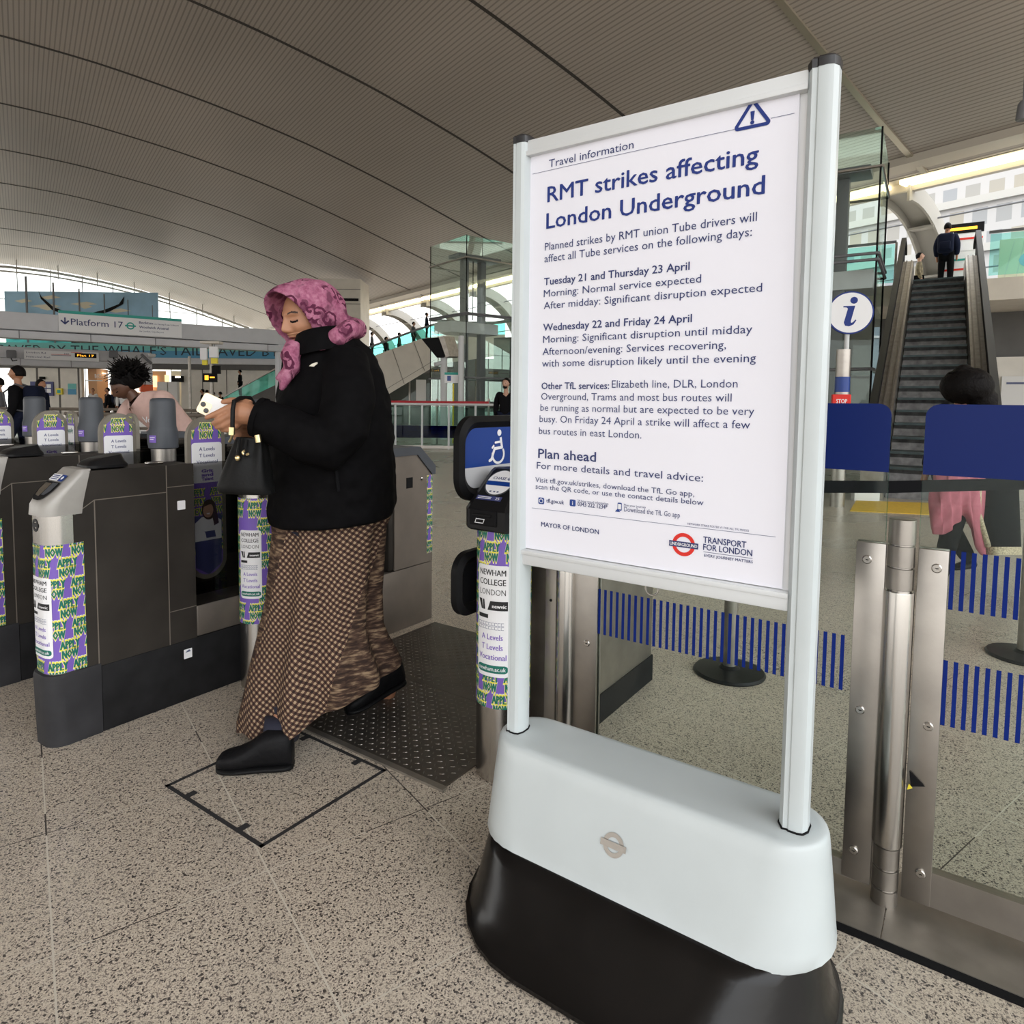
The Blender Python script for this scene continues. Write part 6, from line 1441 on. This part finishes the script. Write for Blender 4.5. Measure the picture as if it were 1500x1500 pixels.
# ---------------------------------------------------------------- generic people
def person(label, foot, h, face, top, bottom, hair='hair', sk='skin', pose=None, group=None, parts=(), head=True, far=False, bulk=1.0):
    """foot: world point; face: heading in degrees (0 looks at the camera, 90 looks image right, 180 away)."""
    t = Thing('person', label, 'person', loc=(foot.x, foot.y, foot.z), rot=math.radians(face), group=group); k = h/1.72; P = dict(
        pel=(0,0,.93), che=(0,0,1.22), nek=(0,.01,1.44), hed=(0,-.01,1.60), shl=(.17,.01,1.40), shr=(-.17,.01,1.40), ell=(.22,.03,1.13), elr=(-.22,.03,1.13), wrl=(.21,-.06,.90), wrr=(-.21,-.06,.90),
        hpl=(.09,0,.90), hpr=(-.09,0,.90), knl=(.10,-.02,.50), knr=(-.10,.0,.50), anl=(.10,.02,.08), anr=(-.10,.02,.08), tilt=0, turn=0)
    if pose: P.update(pose)
    V = lambda n: Vector(P[n])*k
    mb = MB(); tip = lambda e, w_: V(w_)+(V(w_)-V(e)).normalized()*.13*k
    J = [V('pel'),V('che'),V('nek'),V('hed'),V('shl'),V('ell'),V('wrl'),tip('ell','wrl'),V('shr'),V('elr'),V('wrr'),tip('elr','wrr'),V('hpl'),V('knl'),V('anl'),V('hpr'),V('knr'),V('anr')]
    E_s = [(0,1),(1,2),(2,3),(1,4),(4,5),(5,6),(6,7),(1,8),(8,9),(9,10),(10,11),(0,12),(12,13),(13,14),(0,15),(15,16),(16,17)]
    R_s = [x*k for x in (.11,.12,.055,.06,.055,.040,.030,.022,.055,.040,.030,.022,.08,.055,.04,.08,.055,.04)]
    add_skin(mb, sk, J, E_s, R_s, 1)
    HM = Matrix.Translation(V('hed')+Vector((0,0,.0))) @ Matrix.Rotation(math.radians(P['turn']),4,'Z') @ Matrix.Rotation(math.radians(P['tilt']),4,'X')
    add_head(mb, HM, k*1.02, sk, not far, 40, 36); t.part(mb, 'body', smooth=180)
    hm = MB().mat(hair)
    for i in range(11):
        pass
    prof = [(.05,.075,.10),(.02,.081,.118),(.0,.083,.124)]
    rings = []
    for j in range(9):
        y = -.072+.185*j/8; e = math.sqrt(max(.02, 1-((y-.02)/.108)**2)); lo = -.02 if y > .02 else (.055-.5*(y+.02) if y < -.02 else .04-1.5*(y+.02)); lo = max(lo-.02 if y > 0 else lo, -.085)
        ring = []
        for q in range(20):
            a = 2*PI*q/20; z = math.sin(a)*.124*e; z = z if z > 0 else max(z, lo if lo < 0 else 0)+(lo if lo > 0 else 0); 
            ring.append(HM @ (Vector((math.cos(a)*.082*e, y, max(z, lo)))*k*1.02))
        rings.append(ring)
    hm.loft(rings); t.part(hm, 'hair', smooth=180)
    c = MB(); J2 = [V('pel')-Vector((0,0,.08*k)),V('pel'),V('che'),V('nek')-Vector((0,0,.03*k)),V('shl'),V('ell'),V('wrl'),V('shr'),V('elr'),V('wrr')]
    add_skin(c, top, J2, [(0,1),(1,2),(2,3),(2,4),(4,5),(5,6),(2,7),(7,8),(8,9)], [(x*k*bulk) for x in (.145,.145,.15,.085,.082,.066,.050,.082,.066,.050)], 2); t.part(c, 'jacket', smooth=180)
    c = MB(); add_skin(c, bottom, [V('pel'),V('hpl'),V('knl'),V('anl'),V('hpr'),V('knr'),V('anr')], [(0,1),(1,2),(2,3),(0,4),(4,5),(5,6)], [x*k for x in (.135,.10,.075,.062,.10,.075,.062)], 2); t.part(c, 'trousers', smooth=180)
    for a in ('anl','anr'):
        q = V(a); c = MB().mat('shoe'); c.loft([[q+Vector((x*w_, y, -q.z+(z if x_ else 0)))*1 if False else Vector((q.x+w_*math.cos(2*PI*i/10)*k, q.y+y*k, q.z-.075*k+zc*k+zh*k*math.sin(2*PI*i/10))) for i in range(10)] for y, w_, zc, zh in ((.06,.03,.035,.03),(.03,.042,.045,.045),(-.05,.045,.035,.035),(-.12,.045,.026,.026),(-.17,.03,.02,.018))]) if True else None
        t.part(c, 'shoe', smooth=180)
    t.k = k; t.P = P; return t
def backpack(t, m_, strap='cloth_grey'):
    k = t.k; c = Vector(t.P['che'])*k
    mb = MB().mat(m_).box(c.x-.17*k, c.y+.11*k, c.z-.28*k, c.x+.17*k, c.y+.33*k, c.z+.20*k, .07*k, seg=3); b = t.part(mb, 'backpack', smooth=60)
    for s in (-1, 1): t.part(MB().mat(strap).tube([c+Vector((s*.12,.15,.17))*k, c+Vector((s*.12,.02,.22))*k, c+Vector((s*.12,-.15,.08))*k, c+Vector((s*.13,-.10,-.15))*k, c+Vector((s*.13,.15,-.2))*k], .014*k, 8), 'strap', b)
    t.part(MB().mat(m_).box(c.x-.12*k, c.y+.32*k, c.z-.22*k, c.x+.12*k, c.y+.38*k, c.z-.02*k, .025*k), 'pocket', b)
WALK = dict(knl=(.10,-.16,.52), anl=(.10,-.28,.10), knr=(-.10,.04,.50), anr=(-.10,.32,.16))
def floor_at(px, Y): p = at(px, 600, Y); return Vector((p.x, Y, 0))
# person in pink jumper bending over the gates
pj_ = floor_at(263, 6.3)
t4 = person('person in a dusty pink jumper bending over the far ticket gates', pj_, 1.70, -50, 'jumper', 'cloth_black', 'hair', 'skin_dark',
    dict(pel=(0,.08,.90), che=(.03,-.20,1.17), nek=(.0,-.38,1.31), hed=(.0,-.475,1.40), shl=(.22,-.20,1.32), shr=(-.15,-.38,1.24), ell=(.34,-.22,1.06), elr=(-.26,-.46,1.0), wrl=(.30,-.40,.86), wrr=(-.16,-.60,.86), hpl=(.09,.08,.88), hpr=(-.09,.08,.88), tilt=40, turn=18), bulk=1.28)
mb = MB().mat('hair'); hc = Vector((.0,-.44,1.455))*t4.k; rnd = random.Random(5)
mb.ell(hc+Vector((.0,.03,.03)), (.115,.12,.11), 20, 12)
for i in range(420):
    a, b = rnd.random()*2*PI, rnd.random()*1.5-.15; d_ = Vector((math.cos(a)*math.cos(b), math.sin(a)*math.cos(b), math.sin(b))); o_ = Vector((rnd.uniform(-1,1),rnd.uniform(-1,1),rnd.uniform(-1,1)))*.035
    p0 = hc+Vector((0,.03,.03))+d_*.10; p1 = hc+Vector((0,.03,.03))+d_*(.135+rnd.random()*.02)+o_*.5; p2 = p1+d_*.015+o_; mb.tube([p0,p1,p2],[.010,.006,.002],5)
t4.part(mb, 'loose_curls', smooth=180)
from mathutils.bvhtree import BVHTree
jk = [o for o in t4.e.children if o.name.startswith('jacket')][0]
TM = Matrix.Translation(t4.e.location) @ Matrix.Rotation(t4.e.rotation_euler.z, 4, 'Z'); TI = TM.inverted()
bv = BVHTree.FromPolygons([v_.co.copy() for v_ in jk.data.vertices], [tuple(p.vertices) for p in jk.data.polygons])
def onto(u, v, d):   # lettering printed on the chest of the jumper
    o = TI @ Vector((0,0,HC)); r = (TI.to_3x3() @ ray(u, -v)).normalized(); hit = bv.ray_cast(o, r); p = hit[0] if hit[0] is not None else o+r*6.0
    return p-r*.006
mb = MB().mat('ink_white'); mb.text('No', onto, 208, -619, 8.5, 222, 0, .01); t4.part(mb, 'chest_lettering', jk, 'white lettering on the chest', smooth=0)
# man with backpack at the left
t5 = person('man in a black coat with a navy backpack at the far left behind the gates', floor_at(27, 10.5), 1.76, -75, 'cloth_black', 'cloth_navy', 'hair', 'skin', dict(WALK)); backpack(t5, 'cloth_navy')
t6 = person('person in dark clothes cut off by the left picture edge', floor_at(-1, 14), 1.66, -60, 'cloth_grey', 'cloth_black', 'hair', 'skin_light', dict(WALK), far=True)
t6b = person('dark coated passer-by just right of the backpack man', floor_at(61, 15), 1.66, 90, 'cloth_navy', 'cloth_black', 'hair', 'skin', dict(WALK), far=True)
# bearded man at the stand's left edge
t7 = person('bearded man in a black jacket standing left of the notice post', floor_at(741, 15.0), 1.80, -12, 'cloth_black', 'cloth_navy', 'hair', 'skin_light', dict(turn=-18))
k = t7.k; HM = Matrix.Translation(Vector(t7.P['hed'])*k) @ Matrix.Rotation(math.radians(-18),4,'Z'); mb = MB().mat('hair'); mb.loft([[HM @ Vector((.058*math.cos(a)*w_, -.035-.060*abs(math.sin(a)) if math.sin(a) < 0 else -.02, z)) for a in [PI+PI*q/12 for q in range(13)]] for z, w_ in ((-.064,1.0),(-.08,.95),(-.10,.78),(-.116,.5))], closed=True); t7.part(mb, 'beard', smooth=180)
mb = MB().mat('cloth_black').box(.10,.05,1.05,.34,.2,1.42,.05); t7.part(mb, 'shoulder_bag')
# woman with pink shawl behind the glass on the right
fp = ground(1394,858); t8 = person('dark haired woman with a pink shawl passing behind the right glass panel', fp, 1.58, 75 if False else -70, 'cloth_black', 'cloth_black', 'hair', 'skin', dict(WALK, tilt=12))
def q8(px, py, d=0.): 
    p = at(px, py, fp.y+d)-fp; a = math.radians(-(-70)); return Vector((p.x*math.cos(a)-p.y*math.sin(a), p.x*math.sin(a)+p.y*math.cos(a), p.z))
mb = MB().mat('hair'); mb.ell(q8(1416,566), (.165,.165,.135), 20, 14); mb.tube([q8(1425,580),q8(1440,592),q8(1450,604)], [.12,.11,.06], 12); v, f = remesh(mb.v, mb.f, .012, 3); t8.part(MB().mat('hair').add([tuple(Vector(p)*1+Vector((0,0,.01))*noise.noise(Vector(p)*30)) for p in v], f), 'long_hair', smooth=180)
mb = MB().mat('cloth_pink')
for rows in (((640,1392,1440,.13),(690,1370,1436,.15),(720,1364,1432,.14),(750,1362,1416,.11),(772,1363,1400,.07),(783,1368,1388,.03)),((640,1410,1442,.12),(700,1404,1442,.13),(740,1406,1442,.10),(775,1420,1443,.06),(800,1430,1445,.035),(814,1437,1444,.015))):
    mb.loft([[q8(l+(r_-l)*(.5+.5*math.cos(a)*(1+.06*math.sin(9*a+y*.03))), y, -.16+dp*math.sin(a)*(1+.10*math.sin(8*a+y*.05))) for a in [2*PI*q/48 for q in range(48)]] for y, l, r_, dp in rows])
v, f = remesh(mb.v, mb.f, .008, 2); t8.part(MB().mat('cloth_pink').add([tuple(Vector(p)+Vector((.6,.6,0))*.012*math.sin(p[0]*70+p[1]*70+p[2]*18)) for p in v], f), 'shawl', label='dusty pink shawl', smooth=180)
mb = MB().mat('cloth_black'); mb.loft([[q8(l+(r_-l)*(.5+.5*math.cos(a)), y, .22*math.sin(a)) for a in [2*PI*q/24 for q in range(24)]] for y, l, r_ in ((600,1395,1470),(690,1425,1492),(750,1430,1494),(800,1437,1496),(812,1438,1496))]); t8.part(mb, 'dress', smooth=180)
mb = MB().mat('trim_gold'); mb.loft([[q8(l+(r_-l)*(.5+.5*math.cos(a)), y, .225*math.sin(a)) for a in [2*PI*q/24 for q in range(24)]] for y, l, r_ in ((801,1436,1497),(813,1437,1497))], False, False); mb.tube([q8(1434,690,-.2),q8(1432,750,-.22),q8(1447,800,-.2)], .02, 8); t8.part(mb, 'trim', label='pale patterned border of the dress', smooth=180)
# people at the top of the escalator
ft = E_(.66, el+2.0, 4.24); t9 = person('dark clothed traveller with a navy rucksack at the top of the tall escalator', ft, 1.80, math.degrees(er)+172, 'cloth_navy', 'cloth_black', 'hair', 'skin', dict(), bulk=1.2); backpack(t9, 'cloth_navy', 'cloth_white')
t10 = person('person in an olive camouflage jacket waiting on the mezzanine', E_(.05, el+3.0, 3.95), 1.58, 60, 'olive', 'cloth_black', 'hair', 'skin_light', dict(tilt=-12))
# riders on the pale escalator
for i, (px, py, top, lab, m_) in enumerate(((545,527,488,'rider in grey near the bottom of the pale escalator','cloth_grey'),(566,541,494,'rider in navy and pale trousers on the pale escalator','cloth_navy'),(585,528,490,'rider in green with a cap on the pale escalator','cloth_green'),(606,512,474,'rider in dark clothes near the top of the pale escalator','cloth_grey'),(625,499,467,'rider standing highest on the pale escalator','cloth_navy'))):
    Y = 31.9 if i in (0, 3) else 31.6; p = at(px, py, Y); h_ = (py-top)/F*Y*1.0
    person(lab, p, min(max(h_,1.3),1.75), 80 if i % 2 else 100, m_, 'cloth_white' if i == 1 else 'cloth_black', 'hair', 'skin_light', dict(), 'riders on the pale escalator', far=True)
p = at(352,582,41.6); person('person in a cap standing on the distant green escalator', p, 1.7, -80, 'cloth_black', 'cloth_black', 'cloth_black', 'skin', dict(), far=True)
# crowd by the shops
crowd = [(137,38,'shopper in a pale top at the left of the lit shop','cloth_white','cloth_black',20),(158,30,'shopper in black in front of the lit shop','cloth_black','cloth_black',-40),(168,36,'shopper in dark blue beside the one in black','cloth_navy','cloth_black',170),(176,33,'tall shopper in grey by the lit counter','cloth_grey','cloth_black',-160),(181,27,'shopper with a white bag in front of the lit counter','cloth_white','cloth_navy',30),(193,35,'shopper in black right of the lit counter','cloth_black','cloth_black',100),(233,34,'passer-by behind the back of the pink jumper','cloth_black','cloth_black',-90),
    (297,36,'passer-by in black by the white cabinet','cloth_black','cloth_navy',-70),(304,38,'passer-by in dark grey under the amber screen','cloth_grey','cloth_black',150),(313,37,'passer-by in navy just left of the phone','cloth_navy','cloth_black',-20),(323,35,'passer-by in black at the foot of the green escalator','cloth_black','cloth_black',-100)]
for px, Y, lab, a, b, fc in crowd: person(lab, floor_at(px, Y), 1.58+.17*((px*7) % 10)/10, fc, a, b, 'hair', 'skin', dict(WALK) if px % 2 else dict(), 'crowd by the shops', far=True)
for px, lab in ((343,'left of two figures leaning on the far mezzanine'),(377,'small dark figure second from right on the far mezzanine'),(392,'right figure leaning on the far mezzanine')):
    p = at(px, 520, YB+.3); person(lab, Vector((p.x, YB-.3, 3.95)), 1.65, 0, 'cloth_black', 'cloth_black', 'hair', 'skin', dict(), 'figures on the far mezzanine', far=True)
